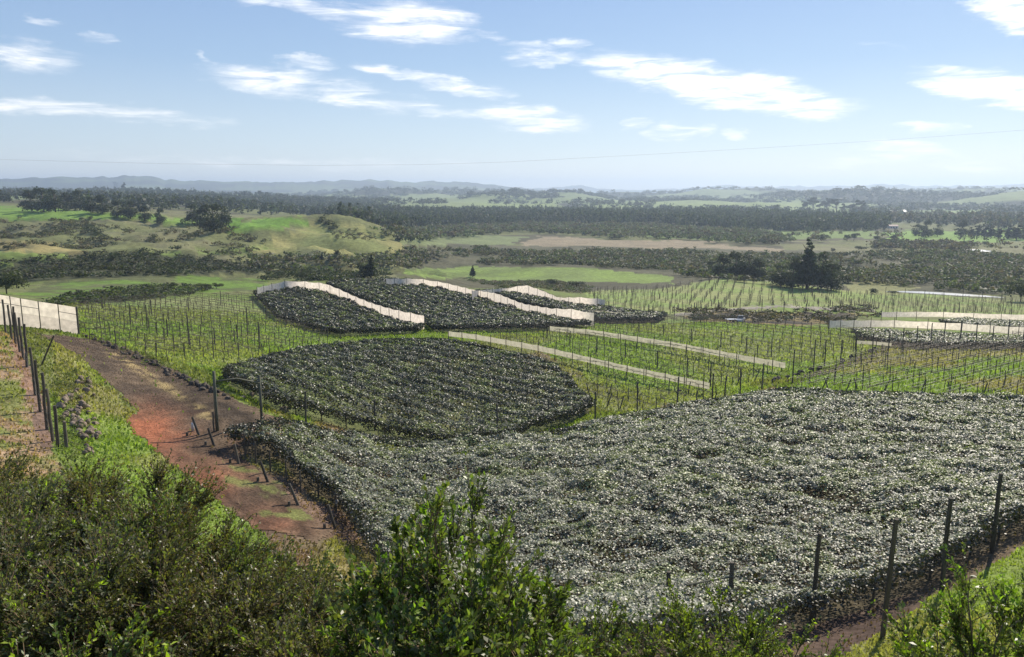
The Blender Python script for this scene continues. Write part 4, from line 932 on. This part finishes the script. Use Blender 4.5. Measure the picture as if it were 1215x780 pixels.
for k in range(3):
    m1 = MB(); m1.tube([(0, 0, -.1), (.05 * k, 0, 1.2), (0, .04 * k, 2.5)], [.055, .05, .045], 4); m2 = MB(); m2.tube([(-1.3, 0, 1.8), (0, 0, 1.86), (1.5, 0, 1.82)], [.02, .035, .02], 3); fv.append([qa(m1), qa(m2)])
near_v = [v for v in VN[290:] if 'far' not in v[4]]; far_v = [v for v in VN[290:] if 'far' in v[4]]
merged_tubes('kiwifruit_vines', near_v, [[qa(v[0]), qa(v[1])] for v in VP], 'bare kiwifruit vines of the more distant rows')
merged_tubes('kiwifruit_vines', far_v, fv, 'bare kiwifruit vines of the far bright green block')
pgp = [post_mesh('trellis_post', 1., .0235, m_post, 40 + i) for i in range(3)]
for k, (y, x, z, a, nm) in enumerate(PS[:250]):
    post_at('trellis_post', (x, y, z), 2.55 + .5 * ((k * 37 % 10) / 10), 'short trellis post in the ' + nm + ', ' + zone('p', PS[k]), 'post', 'trellis posts in the ' + nm, .075, protos=pgp)
pm = MB(); pm.tube([(0, 0, -.1), (0, 0, 2.7)], [.075, .07], 4)
if PS[250:]: merged_tubes('trellis_posts', PS[250:], [[qa(pm)]], 'trellis posts of the more distant rows')
# leaning end stakes at the near ends of the rows
for i, (px, b, dx) in enumerate(sorted(((690,482,3),(720,482,6),(735,486,5),(700,470,-4),(722,470,4),(816,468,3),(838,462,5),(873,459,6),(896,450,6),(975,462,7),(984,464,-6),(1003,466,6),(1018,464,-5),(1048,465,8),(1092,467,6),(1128,468,-4),(1166,470,5),(1189,462,4)))):
    p = P(px, b, 0, 80); mb = MB(); mb.tube([(0, 0, -.2), (dx * wdist(p) / F, .2, 2.1)], [.10, .09], 7)
    tag(link('row_end_stake', mb.mesh('row_end_stake', m_post), None, p), (ORD + ['fifteenth', 'sixteenth', 'seventeenth', 'eighteenth'])[i] + ' leaning dark stake from the left, at the row ends behind the big canopy', 'stake', 'leaning stakes at the row ends')

# ------------------------------------------------------------------ windbreak cloths
def cloth_mat(name, col, tr=.72):
    m, t, b = principled(name, .9, .1); l = t.links; g = N(t, 'ShaderNodeNewGeometry'); n = N(t, 'ShaderNodeTexNoise'); n.inputs['Scale'].default_value = 1.3; n.inputs['Detail'].default_value = 5
    l.new(g.outputs['Position'], n.inputs[0]); mr = N(t, 'ShaderNodeMapRange'); mr.inputs['From Min'].default_value = .3; mr.inputs['From Max'].default_value = .7; mr.inputs['To Min'].default_value = .74; mr.inputs['To Max'].default_value = 1.08; l.new(n.outputs[0], mr.inputs[0])
    vm = N(t, 'ShaderNodeVectorMath', operation='SCALE'); vm.inputs[0].default_value = col; l.new(mr.outputs[0], vm.inputs['Scale']); l.new(vm.outputs[0], b.inputs['Base Color'])
    r = N(t, 'ShaderNodeBsdfTranslucent'); l.new(vm.outputs[0], r.inputs[0]); mx = N(t, 'ShaderNodeMixShader'); mx.inputs[0].default_value = tr
    l.new(b.outputs[0], mx.inputs[1]); l.new(r.outputs[0], mx.inputs[2]); l.new(mx.outputs[0], t.nodes['Material Output'].inputs[0]); return m
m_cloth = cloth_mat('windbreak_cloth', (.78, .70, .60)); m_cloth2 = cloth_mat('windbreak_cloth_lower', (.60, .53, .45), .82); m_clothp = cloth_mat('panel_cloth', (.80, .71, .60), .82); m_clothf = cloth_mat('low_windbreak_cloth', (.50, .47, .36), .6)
def curve_pts(pts, step):
    a = np.array(pts, float); s = np.r_[0, np.cumsum(np.linalg.norm(np.diff(a[:, :2], axis=0), axis=1))]; n = max(2, int(s[-1] / step) + 1); q = np.linspace(0, s[-1], n)
    return np.stack([np.interp(q, s, a[:, k]) for k in range(a.shape[1])], -1)
def windbreak(pts, ch, label, mat, post_step=6., minclear=.25, group=None, pr=.09, wav=.12, post_over=.35, H=None, dmin=100):
    """pts: (photo column, photo row of the top, metres ahead)"""
    if H:
        q0 = np.array(pts, float); xs = np.linspace(q0[0, 0], q0[-1, 0], 40); ys = np.interp(xs, q0[:, 0], q0[:, 1])
        Ds = np.array([P(x, y, H, dmin, q0[:, 2].max() * 1.15)[1] for x, y in zip(xs, ys)]); pf = np.polyfit(np.arange(40), Ds, 3); Dp = np.polyval(pf, np.arange(40))
        pts = list(zip(xs, ys, Dp))
    w = np.array([(tx(a, b) * D, D, zy(b) * D) for a, b, D in pts]); fine = curve_pts(w, 1.5)
    e = empty('windbreak', (fine[0, 0], fine[0, 1], float(gz(fine[0, 0], fine[0, 1])))); tag(e, label, 'windbreak', group); o0 = np.array(e.location)
    tops, V = [], []
    for x, y, zt in fine:
        g_ = float(gz(x, y)); zt = max(zt, g_ + 1.9); zt = min(zt, g_ + 5.6); zb = max(g_ + minclear, zt - ch); fr_ = (len(tops) % max(1, int(round(post_step / 1.5)))) / max(1, int(round(post_step / 1.5))); tops.append((x, y, zt, g_)); zt -= .28 * math.sin(math.pi * fr_) * min(1., ch / 3); k = (.5 - vnoise(x / 3, y / 3, 5)) * wav
        for f in (0, .25, .5, .75, 1.): V.append((x + (f * (1 - f)) * k * 2, y + f * (1 - f) * k * 4, zb + (zt - zb) * f))
    V = np.array(V) - o0; n = len(fine); f5 = grid_faces(n, 5)
    c = link('cloth_panel', mesh_np('cloth_panel', V, f5, mat, None, True), e)
    st = max(1, int(round(post_step / 1.5)))
    for i in range(0, n, st):
        x, y, zt, g_ = tops[i]; mb = MB(); mb.tube([(x - o0[0], y - .14 - o0[1], g_ - .2 - o0[2]), (x - o0[0], y - .14 - o0[1], zt + post_over - o0[2])], [pr, pr * .9], 6); mb.obj('post', m_post, e)
    return e
windbreak([(305,341,330),(322,337,325),(340,333,318),(362,334,308),(385,336,300),(403,343,291),(420,351,282),(440,359,270),(460,365,256),(482,370,242),(503,374,229)], 4.2, 'first pale windbreak cloth from the left, humped over the dark canopies', m_cloth, 7, H=4.4, dmin=150)
windbreak([(458,330.5,420),(495,330.5,400),(526,335,378),(563,344,345),(590,348,318),(620,360,290),(653,365.5,272),(679,366.5,258),(705,371.5,244)], 4.2, 'second pale windbreak cloth, longest of the three, waving between dark canopies', m_cloth, 7, H=4.4, dmin=180)
windbreak([(560,345,380),(582,343,380),(600,342,378),(624,338,370),(642,344,352),(663,353,330),(687,352.5,312),(718,355,298)], 3.8, 'third pale windbreak cloth, farthest right of the humped three', m_cloth, 7, H=4.2, dmin=200)
windbreak([(690,367,290),(740,371,285),(753,373,282)], 1.6, 'short low strip of pale cloth just right of the humped three', m_clothf, 7, .6, H=2.4, dmin=180)
windbreak([(532,393,194),(560,396,187),(640,410,170),(740,433,148),(842,454,133)], 1.2, 'long low pale cloth strip crossing the vines, nearer of the two', m_clothf, 5, .7, wav=.05, post_over=.5, H=2.4, dmin=100)
windbreak([(652,387,213),(700,391,204),(800,406,180),(880,421,164),(932,430,153)], 1.2, 'long low pale cloth strip crossing the vines, farther of the two', m_clothf, 5, .7, wav=.05, post_over=.5, H=2.4, dmin=100)
windbreak([(1046,370,290),(1110,370,292),(1180,372.5,290),(1300,375,288)], 1.8, 'pale cloth strip at the far right, farthest of three', m_cloth, 9, .3, post_over=.9, H=3.3, dmin=150)
windbreak([(984,380,262),(1060,380,260),(1130,383,256),(1210,388,250),(1300,391,246)], 2.0, 'pale cloth strip at the right, middle and widest of three', m_cloth, 9, .3, post_over=.9, H=3.3, dmin=150)
windbreak([(1015,404,195),(1035,405,192),(1058,407,186)], .8, 'short pale cloth at the end of the path, nearest of the right hand cloths', m_clothf, 5, .5, H=2.3, dmin=120)
# the big panelled windbreak at the left
pw = [(-60,341,121),(-20,346.5,121.2),(12,352,121.5),(24.5,354.5,121.7),(45.5,358,122),(69,361.5,122.2),(91,365,122.5)]
bw = empty('panelled_windbreak', at(91, 122.5)); tag(bw, 'tall cream panelled windbreak at the top of the track on the left', 'windbreak'); o0 = np.array(bw.location)
for i in range(len(pw) - 1):
    (a, b, D), (a2, b2, D2) = pw[i], pw[i + 1]
    A = np.array([tx(a, b) * D, D, zy(b) * D]) - o0; B = np.array([tx(a2, b2) * D2, D2, zy(b2) * D2]) - o0
    gA = float(gz(A[0] + o0[0], D)) - o0[2] + .25; gB = float(gz(B[0] + o0[0], D2)) - o0[2] + .2
    def quad(f0, f1, name, mat, yo=0.):
        n = 7; V = []
        for u in np.linspace(.01, .99, n):
            T_ = A + (B - A) * u; g_ = gA + (gB - gA) * u
            for f in (f0, (f0 + f1) / 2, f1): V.append((T_[0], T_[1] + yo + .05 * math.sin(u * 3.14) * math.sin(f * 9), g_ + (T_[2] - g_) * f))
        link(name, mesh_np(name, np.array(V), grid_faces(n, 3), mat, None, True), bw)
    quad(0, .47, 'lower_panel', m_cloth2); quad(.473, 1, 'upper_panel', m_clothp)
    MB().tube([(A[0], A[1] - .1, gA - .5), (A[0], A[1] - .1, A[2] + .1)], .07, 8).obj('post', m_post, bw)
    if i != 4: MB().tube([(A[0], A[1] - .12, gA + (A[2] - gA) * .74), (B[0], B[1] - .12, gB + (B[2] - gB) * .74)], .045, 6).obj('rail', m_post, bw)
MB().tube([(B[0], B[1] - .1, gB - .5), (B[0], B[1] - .1, B[2] + .15)], .15, 8).obj('post', m_post, bw)

# ------------------------------------------------------------------ stones
m_rock = objnoise_mat('lichened_rock', (.12, .088, .062), (.33, .265, .20), 3.2, .95, .15, 1.0)
def rock_mesh(seed):
    import bmesh
    g = np.random.default_rng(seed); bm = bmesh.new(); bmesh.ops.create_icosphere(bm, subdivisions=2, radius=.5); s = g.uniform(.7, 1.2, 3)
    cuts = unit(g.normal(size=(7, 3)))
    for v in bm.verts:
        c = np.array(v.co)
        for k in cuts:
            d = c @ k - .36
            if d > 0: c = c - k * d * .85
        c = c * s * (1 + .14 * (vnoise(c[0] * 5 + seed, c[1] * 5 + c[2] * 3, seed) - .5)); v.co = c
    me = bpy.data.meshes.new('rock'); bm.to_mesh(me); bm.free(); me.materials.append(m_rock); return me
RK = [rock_mesh(i) for i in range(6)]
m_rockd = objnoise_mat('dark_basalt', (.045, .038, .03), (.15, .125, .10), 3.2, .95, .15, 1.0)
RD = []
for m0 in RK:
    m1_ = m0.copy(); m1_.name = 'rock'; m1_.materials[0] = m_rockd; RD.append(m1_)
def rock(px, py, s, label, group, dmin=40, dz=0., src=None):
    p = P(px, py, 0, dmin); o = link('rock', (src or RK)[int(rng.integers(6))], None, (p[0], p[1], p[2] + s * .18 + dz)); o.rotation_euler = rng.uniform(0, 6.28, 3); o.scale = (s, s, s * .8); tag(o, label, 'rock', group)
WL = [(96,398),(118,405),(147,418),(168,426),(200,442),(229,455),(250,464),(274,472)]
for i in range(145):
    sz = rng.uniform(.35, .95)
    u = rng.uniform(0, 1) ** 1.15 * (len(WL) - 1.001); k = int(u); f = u - k; x = WL[k][0] + (WL[k + 1][0] - WL[k][0]) * f; y = WL[k][1] + (WL[k + 1][1] - WL[k][1]) * f
    rock(x + rng.normal(0, 2), y + rng.normal(0, 1.2), sz, ('small' if sz < .6 else 'middling' if sz < .78 else 'large') + ' dark stone in the stone line beside the track, ' + ('at its far end', 'on its far stretch', 'above its middle', 'at its middle', 'on its near stretch', 'at its near end', 'at its last near stones')[k], 'stones along the track', 60, 0., RD)
PILE = [(86,446),(102,447),(112,466),(110,490),(118,520),(112,545),(98,540),(90,512),(70,500),(72,478),(88,466)]
k = 0
while k < 105:
    x, y = rng.uniform(68, 120), rng.uniform(444, 548)
    if not pip([x], [y], PILE)[0]: continue
    sz = rng.uniform(.3, .85); rock(x, y, sz, ('small ' if sz < .5 else 'middling ' if sz < .68 else 'large ') + 'lichened rock in the ' + ('top' if y < 465 else 'upper' if y < 485 else 'middle' if y < 505 else 'lower' if y < 525 else 'lowest') + (' left' if x < np.interp(y, [446, 500, 545], [96, 92, 106]) else ' right') + ' part of the heap by the left fence', 'rocks in the heap', 40, rng.uniform(-.1, .2)); k += 1
for i in range(30):
    u = rng.uniform(0, 1); x = 912 + (1060 - 912) * u; y = np.interp(x, [912, 940, 990, 1060], [458, 449, 435, 409]) + rng.normal(0, 1)
    rock(x, y - 2, rng.uniform(.5, 1.3) if u > .12 else rng.uniform(1.0, 1.7), 'dark stone on the edge of the right hand path, ' + ('at its near end', 'on its lower stretch', 'on its middle stretch', 'on its upper stretch', 'at its far end')[int(u * 4.99)], 'stones beside the right hand path', 90, 0., RD)
for (x, y, s, l) in ((337,489,1.5,'large dark boulder on the grass below the middle canopy'), (299,470,1.1,'dark boulder just right of the gateway top, below the vines'), (288,474,.9,'smaller boulder left of the gateway opening'), (806,466,1.1,'dark stone at the foot of the post line behind the canopy')):
    rock(x, y, s, l, None, 60)

# ------------------------------------------------------------------ farm pickup and trailer, far sheds
m_paint = objnoise_mat('white_vehicle_paint', (.62, .63, .64), (.72, .73, .73), 2, .35, .5, 0); m_glass = objnoise_mat('dark_glass', (.02, .025, .03), (.03, .035, .04), 2, .08, .6, 0)
m_tyre = objnoise_mat('tyre_rubber', (.02, .02, .02), (.03, .03, .03), 8, .9, .2, 0); m_lamp = objnoise_mat('tail_lamp_red', (.4, .02, .02), (.5, .03, .03), 2, .3, .5, 0)
p = P(879, 382, 0, 150); tk = empty('farm_pickup', p, R(65)); tag(tk, 'small white farm pickup parked against the rough hummock', 'pickup')
bd = MB(); bd.prism([(-2.5,.45),(2.4,.45),(2.45,.85),(2.3,1.05),(1.2,1.15),(-.6,1.15),(-.6,1.0),(-2.5,1.0)], -.9, .9).obj('body', m_paint, tk)
MB().prism([(-.62,1.15),(1.25,1.15),(.75,1.78),(-.5,1.82)], -.78, .78).obj('cab', m_paint, tk)
for s in (-1, 1): MB().prism([(-.5,1.2),(1.05,1.2),(.68,1.68),(-.42,1.7)], s * .785 - .006, s * .785 + .006).obj('side_window', m_glass, tk)
MB().prism([(-.66,1.2),(-.63,1.2),(-.53,1.74),(-.56,1.74)], -.7, .7).obj('rear_window', m_glass, tk)
MB().prism([(1.24,1.2),(1.27,1.2),(.82,1.74),(.79,1.74)], -.7, .7).obj('windscreen', m_glass, tk)
for sx_ in (-1.6, 1.55):
    for s in (-1, 1): MB().tube([(sx_, s * .74, .36), (sx_, s * .95, .36)], .36, 16).obj('wheel', m_tyre, tk)
for s in (-1, 1): MB().box((-2.52, s * .78, .82), (.05, .14, .28)).obj('tail_lamp', m_lamp, tk)
p = P(868, 382, 0, 150); tl = empty('flat_trailer', p, R(10)); tag(tl, 'low pale flat deck trailer left of the parked white pickup', 'trailer')
MB().box((0, 0, .75), (3.4, 1.9, .14)).obj('deck', m_paint, tl); MB().tube([(1.7, 0, .62), (2.9, 0, .5)], .05, 6).obj('drawbar', m_tyre, tl)
for s in (-1, 1): MB().tube([(0, s * .8, .32), (0, s * 1.0, .32)], .32, 14).obj('wheel', m_tyre, tl)
m_wall = objnoise_mat('shed_wall', (.45, .44, .42), (.6, .59, .56), .3, .8, .2, 0); m_roof = objnoise_mat('pale_roofing', (.7, .7, .7), (.82, .82, .82), .3, .4, .4, 0); m_roof2 = objnoise_mat('rusty_roofing', (.25, .12, .09), (.32, .17, .13), .3, .6, .3, 0)
def shed(name, px, py, D, W, dp, h, rh, roofm, label, rz=0.):
    x, y = tx(px, py) * D, D; e = empty(name, (x, y, float(gz(x, y))), rz); tag(e, label, 'building')
    MB().box((0, 0, h / 2 - 1), (W, dp, h + 2)).obj('wall', m_wall, e)
    o = .5; MB().prism([(-dp / 2 - o, h - .1), (dp / 2 + o, h - .1), (0, h + rh)], -W / 2 - o, W / 2 + o).obj('roof', roofm, e).rotation_euler = (0, 0, R(90))
    for k in range(3): MB().box((-W * .3 + k * W * .3, -dp / 2 - .03, h * .4), (W * .12, .08, h * .6)).obj('door' if k == 1 else 'window', m_glass, e)
shed('long_shed', 1067, 232, 2500, 46, 20, 6, 5, m_roof, 'long low shed with a white roof on the far green rise')
shed('farmhouse', 1186, 237, 2300, 12, 9, 4, 4, m_roof, 'tiny white roofed farmhouse among far fields at the right')
shed('farmhouse', 893, 246, 1900, 14, 9, 4, 3, m_roof, 'pale farmhouse beyond the plantation belt near the green paddocks')
shed('hay_shed', 1060, 262, 1450, 16, 8, 4, 2.5, m_roof2, 'rusty roofed shed among the broken tree belt')
0 and shed('farm_shed', 313, 340, 330, 7, 4, 1.6, .5, m_roof, 'small white roofed hut above the left end of the first pale windbreak', R(10))
# overhead cable
D = 95.; ks = [(-500,178),(-200,184),(0,189.5),(200,194.5),(380,196.5),(500,195.5),(600,192.5),(760,184),(900,176),(1060,166),(1215,154.5),(1400,138),(1800,98)]
mb = MB(); mb.tube([(tx(a, b) * D, D, zy(b) * D) for a, b in ks], .006, 5); tag(mb.obj('power_cable', m_wire), 'thin sagging power cable crossing the whole sky', 'cable')

# ------------------------------------------------------------------ shrubs on the slope below the viewer
def shrub(px, D, top, rad, seed, nleaf, ll, cols, label, bright=.06, brightc=(.20, .26, .03), asp=.5, ntw=None, up=.55, stems=9, oval=1., name='shrub', inner=True):
    g = np.random.default_rng(seed); x0, y0 = tx(px, top + 60) * D, D; z0 = float(gz(x0, y0)); H = max(1.2, zy(top) * D - z0 - .3)
    ntw = ntw or int(nleaf / 26)
    e = tag(empty(name, (x0, y0, z0)), label, 'shrub', 'shrubs on the near slope')
    mb = MB(); SP = []
    for s in range(stems):
        ph = 2 * math.pi * (s + g.uniform(-.3, .3)) / stems; rr = rad * math.sqrt(g.uniform(.02, .8)); hh = H * (1 - .35 * (rr / rad) ** 2) * g.uniform(.78, 1.0)
        pts = [np.array([math.cos(ph) * rr * u ** 1.3 + g.normal(0, .05), math.sin(ph) * rr * oval * u ** 1.3 + g.normal(0, .05), hh * u - (.1 if u == 0 else 0)]) for u in (0, .2, .4, .6, .8, .95)]
        SP.append(pts); mb.tube(pts, [.035 * H / 3, .03 * H / 3, .022, .016, .010, .005], 5)
    mb.obj('stem', m_bark, e, True)
    SP = np.array(SP); si = g.integers(0, stems, ntw); u = g.uniform(.18, 1., ntw) ** .7 * 4.999; k = u.astype(int); f = (u - k)[:, None]
    S = SP[si, k] * (1 - f) + SP[si, k + 1] * f
    out = S * np.array([1, 1, 0]); out = unit(out + g.normal(0, .35 * rad, (ntw, 3)) * np.array([1, 1, 0])); d = unit(out * g.uniform(.3, 1.1, (ntw, 1)) + np.array([0, 0, up]) + g.normal(0, .3, (ntw, 3)))
    Lt = g.uniform(.25, .75, ntw) * (rad / 1.6) ** .6
    E = S + d * Lt[:, None] + np.array([0, 0, .08])
    M = (S + E) / 2 - np.array([0, 0, .03])
    # twigs as slender three sided prisms
    a = unit(np.cross(d, g.normal(size=(ntw, 3)))); b = np.cross(d, a); TV = []
    for q in range(3):
        an = 2 * math.pi * q / 3; off = a * math.cos(an) + b * math.sin(an); TV += [S + off * .007, M + off * .006, E + off * .003]
    TV = np.stack(TV, 1).reshape(-1, 3); base = (np.arange(ntw) * 9)[:, None, None]
    TF = np.array([[q * 3 + r_, ((q + 1) % 3) * 3 + r_, ((q + 1) % 3) * 3 + r_ + 1, q * 3 + r_ + 1] for q in range(3) for r_ in range(2)])
    link('twig', mesh_np('twig', TV, (TF[None] + base).reshape(-1, 4), m_twig), e)
    n = nleaf; ti = g.integers(0, ntw, n); uu = g.uniform(.05, 1.05, n)[:, None]; pos = S[ti] * (1 - uu) + E[ti] * uu
    ld = unit(d[ti] * .75 + g.normal(0, .55, (n, 3)) + np.array([0, 0, .15])); l = ll * g.uniform(.5, 1.3, n) * g.uniform(.7, 1.35, ntw)[ti]
    c = pos + ld * l[:, None] * .5
    nr = np.array([0, 0, 1.]) + g.normal(0, .7, (n, 3))
    C = tints(n, cols, seed, .22); tw_t = g.uniform(.75, 1.3, ntw)[ti][:, None]; C = C * tw_t
    br = g.uniform(size=ntw) < bright; bm_ = br[ti] & (uu[:, 0] > .4); C[bm_] = np.array(brightc) * g.uniform(.7, 1.2, (bm_.sum(), 1))
    V, Fq = leaves(c, ld, nr, l, l * asp, .1)
    link('foliage', mesh_np('foliage', V, Fq, m_bush, np.repeat(C, 4, 0)), e)
    return e
m_twig = objnoise_mat('twig_bark', (.10, .065, .04), (.20, .14, .085), 5, .8, .2, 0)
OL = [(.085, .092, .034), (.105, .102, .04), (.125, .11, .05)]; MD = [(.085, .115, .03), (.10, .125, .035), (.125, .14, .045)]; GYL = [(.095, .105, .05), (.12, .12, .066)]
YL = (.24, .30, .03); BRN = (.13, .09, .04)
S_ = shrub
# the thicket at the left, back row first
S_(-45, 19, 520, 2.4, 1, 15000, .075, OL, 'olive shrub cut by the left edge, at the back of the thicket by the field', .05)
S_(6, 22, 492, 1.1, 2, 7000, .07, OL, 'narrow dark shrub poking up into the left field at the edge', .05)
S_(60, 17, 552, 2.7, 3, 40000, .07, OL, 'rounded olive shrub at the back of the left thicket, below the rock heap', .1, BRN)
S_(140, 17.5, 530, 2.3, 4, 38000, .07, OL, 'tallest shrub of the left thicket, brown tipped, beside the rock heap', .22, BRN)
S_(215, 17, 600, 2.2, 5, 34000, .07, OL, 'shrub of the left thicket right of the tallest, against the green bank', .1, BRN)
S_(292, 16.5, 655, 2.0, 6, 28000, .07, MD, 'low shrub ending the left thicket where the red track runs out', .1, BRN)
S_(372, 15.5, 680, 1.8, 7, 20000, .065, OL, 'low loose shrub right of the left thicket, beside the straw patch', .1, BRN)
S_(-30, 11, 600, 1.8, 8, 20000, .06, GYL, 'grey green shrub in the lower left corner against the edge', .08)
S_(60, 10.5, 610, 1.6, 9, 24000, .058, GYL, 'grey green shrub filling the lower left, under the rounded olive one', .06)
S_(145, 10.5, 640, 1.5, 10, 22000, .058, OL, 'shrub with a few yellow shoots low on the left side', .05, YL)
S_(228, 10.5, 655, 1.5, 11, 20000, .058, OL, 'dense dark shrub in the lower left, straight below the red clay', .08, BRN)
S_(310, 10, 690, 1.3, 12, 16000, .056, GYL, 'short grey green shrub at the bottom edge left of the tall leafy shrub', .08)
S_(90, 7, 722, .9, 13, 7000, .055, MD, 'small shrub with bright yellow green shoots at the bottom left edge', .25, YL)
S_(390, 9, 728, 1.0, 14, 10000, .055, OL, 'low dark shrub at the bottom edge against the tall leafy shrub', .08)
# the tall leafy shrub in the middle
S_(545, 8.6, 518, 1.15, 20, 8000, .088, MD, 'tall leafy green shrub with upright shoots in the bottom middle', .14, (.17, .25, .03), .52, 420, 1.3, 18)
S_(462, 8.8, 560, .85, 21, 6500, .085, MD, 'leafy green shrub leaning left of the tall middle one', .10, (.15, .24, .03), .52, 300, .8, 10)
S_(622, 9.0, 590, .85, 22, 7000, .08, MD, 'leafy green shrub pressed against the right side of the tall middle one', .10, (.17, .23, .03), .5, 300, .8, 10)
S_(500, 7.4, 660, .9, 23, 8000, .075, MD, 'dark leafy shrub at the bottom edge under the tall middle one', .05, (.15, .22, .03), .5)
S_(600, 7.6, 680, .9, 24, 8000, .075, MD, 'dark leafy shrub at the bottom edge right of centre', .05, (.15, .22, .03), .5)
# bottom right of the middle
S_(700, 10.5, 688, 1.0, 25, 8500, .06, MD, 'low green shrub at the bottom between the tall shrub and the slanting rail', .15, (.19, .25, .03))
S_(775, 10.5, 700, .9, 26, 8500, .058, MD, 'yellow tipped low shrub below the slanting rail', .25, (.20, .23, .03))
S_(862, 11, 668, 1.15, 27, 12000, .058, MD, 'bushy green shrub hiding the foot of the stout corner post', .25, (.18, .22, .03))
S_(935, 10.5, 712, .9, 28, 8000, .058, MD, 'low green shrub left of the open grass at the bottom', .2, (.19, .23, .03))
S_(1128, 9.5, 692, .95, 29, 8500, .065, MD, 'bright green shrub low on the right, left of the corner shrub', .3, (.20, .27, .03), .48)
S_(1205, 9.2, 634, 1.0, 30, 8500, .07, MD, 'tall sparse shrub with upright shoots in the lower right corner', .3, (.18, .27, .03), .45, 300, .9, 10)
S_(1060, 9.0, 758, .6, 31, 3000, .055, MD, 'tiny shrub at the bottom edge on the open grass', .3, (.20, .27, .03))
S_(100, 13.5, 575, 2.0, 40, 28000, .065, OL, 'olive shrub in the middle of the left thicket, just below the rounded one', .12, BRN)
S_(185, 13.5, 590, 2.0, 41, 28000, .065, MD, 'greener shrub in the middle of the left thicket, under the brown tipped one', .10, BRN)
S_(262, 13, 650, 1.7, 42, 24000, .062, OL, 'olive shrub in the middle right of the left thicket below the green bank', .14, BRN)
S_(345, 12.5, 680, 1.6, 43, 18000, .06, OL, 'loose olive shrub in front of the straw patch, right of the thicket', .12, BRN)
S_(15, 14, 570, 1.9, 44, 26000, .066, GYL, 'grey green shrub at the left edge halfway up the thicket', .1)
# loose gravel and clods over the track and the bare headlands: beyond counting
def gravel(name, poly, step, dmin, dmax, seed, lo, hi, mat):
    p = scatter(poly, step, dmin, dmax, seed); g = np.random.default_rng(seed); n = len(p); s = g.uniform(lo, hi, n) ** 1.0
    base = np.array([(1, 0, 0), (0, 1, 0), (-1, 0, 0), (0, -1, 0), (0, 0, .8), (0, 0, -.5)], float) * .5
    V = base[None] * s[:, None, None] * g.uniform(.6, 1.3, (n, 6, 1)); a = g.uniform(0, 6.28, n); ca, sa = np.cos(a)[:, None], np.sin(a)[:, None]
    V = np.stack([V[..., 0] * ca - V[..., 1] * sa, V[..., 0] * sa + V[..., 1] * ca, V[..., 2]], -1) + (p + np.array([0, 0, .07]))[:, None]
    f = np.array([(0, 1, 4), (1, 2, 4), (2, 3, 4), (3, 0, 4), (1, 0, 5), (2, 1, 5), (3, 2, 5), (0, 3, 5)])
    tag(link(name, mesh_np(name, V.reshape(-1, 3), (f[None] + (np.arange(n) * 6)[:, None, None]).reshape(-1, 3), mat, k=3)), kind='stuff')
gravel('gravel', TRACK, .33, 45, 135, 501, .04, .16, objnoise_mat('clods_of_earth', (.10, .07, .05), (.24, .18, .13), .4, .95, .1, 0, world=True))
# rank weeds on the rock bank and along the stone edge
wd = np.concatenate([scatter([(70,436),(86,440),(104,446),(96,470),(84,492),(92,520),(110,552),(84,548),(66,500),(60,470)], .75, 45, 110, 601), scatter([(98,398),(125,402),(180,424),(240,452),(300,472),(330,492),(300,478),(240,462),(170,432)], 1.5, 60, 135, 602)])
g_ = np.random.default_rng(603); n_ = len(wd); h_ = g_.uniform(.2, .75, n_)
V, Fq, C = merge([crown('scrub', 60, 700 + i, .16) for i in range(4)], wd, h_ * 1.5, h_, tints(n_, [(.12, .16, .05), (.09, .11, .04), (.16, .17, .07)], 604), seed=605)
tag(link('weeds', mesh_np('weeds', V, Fq, m_grass, C)), kind='stuff')
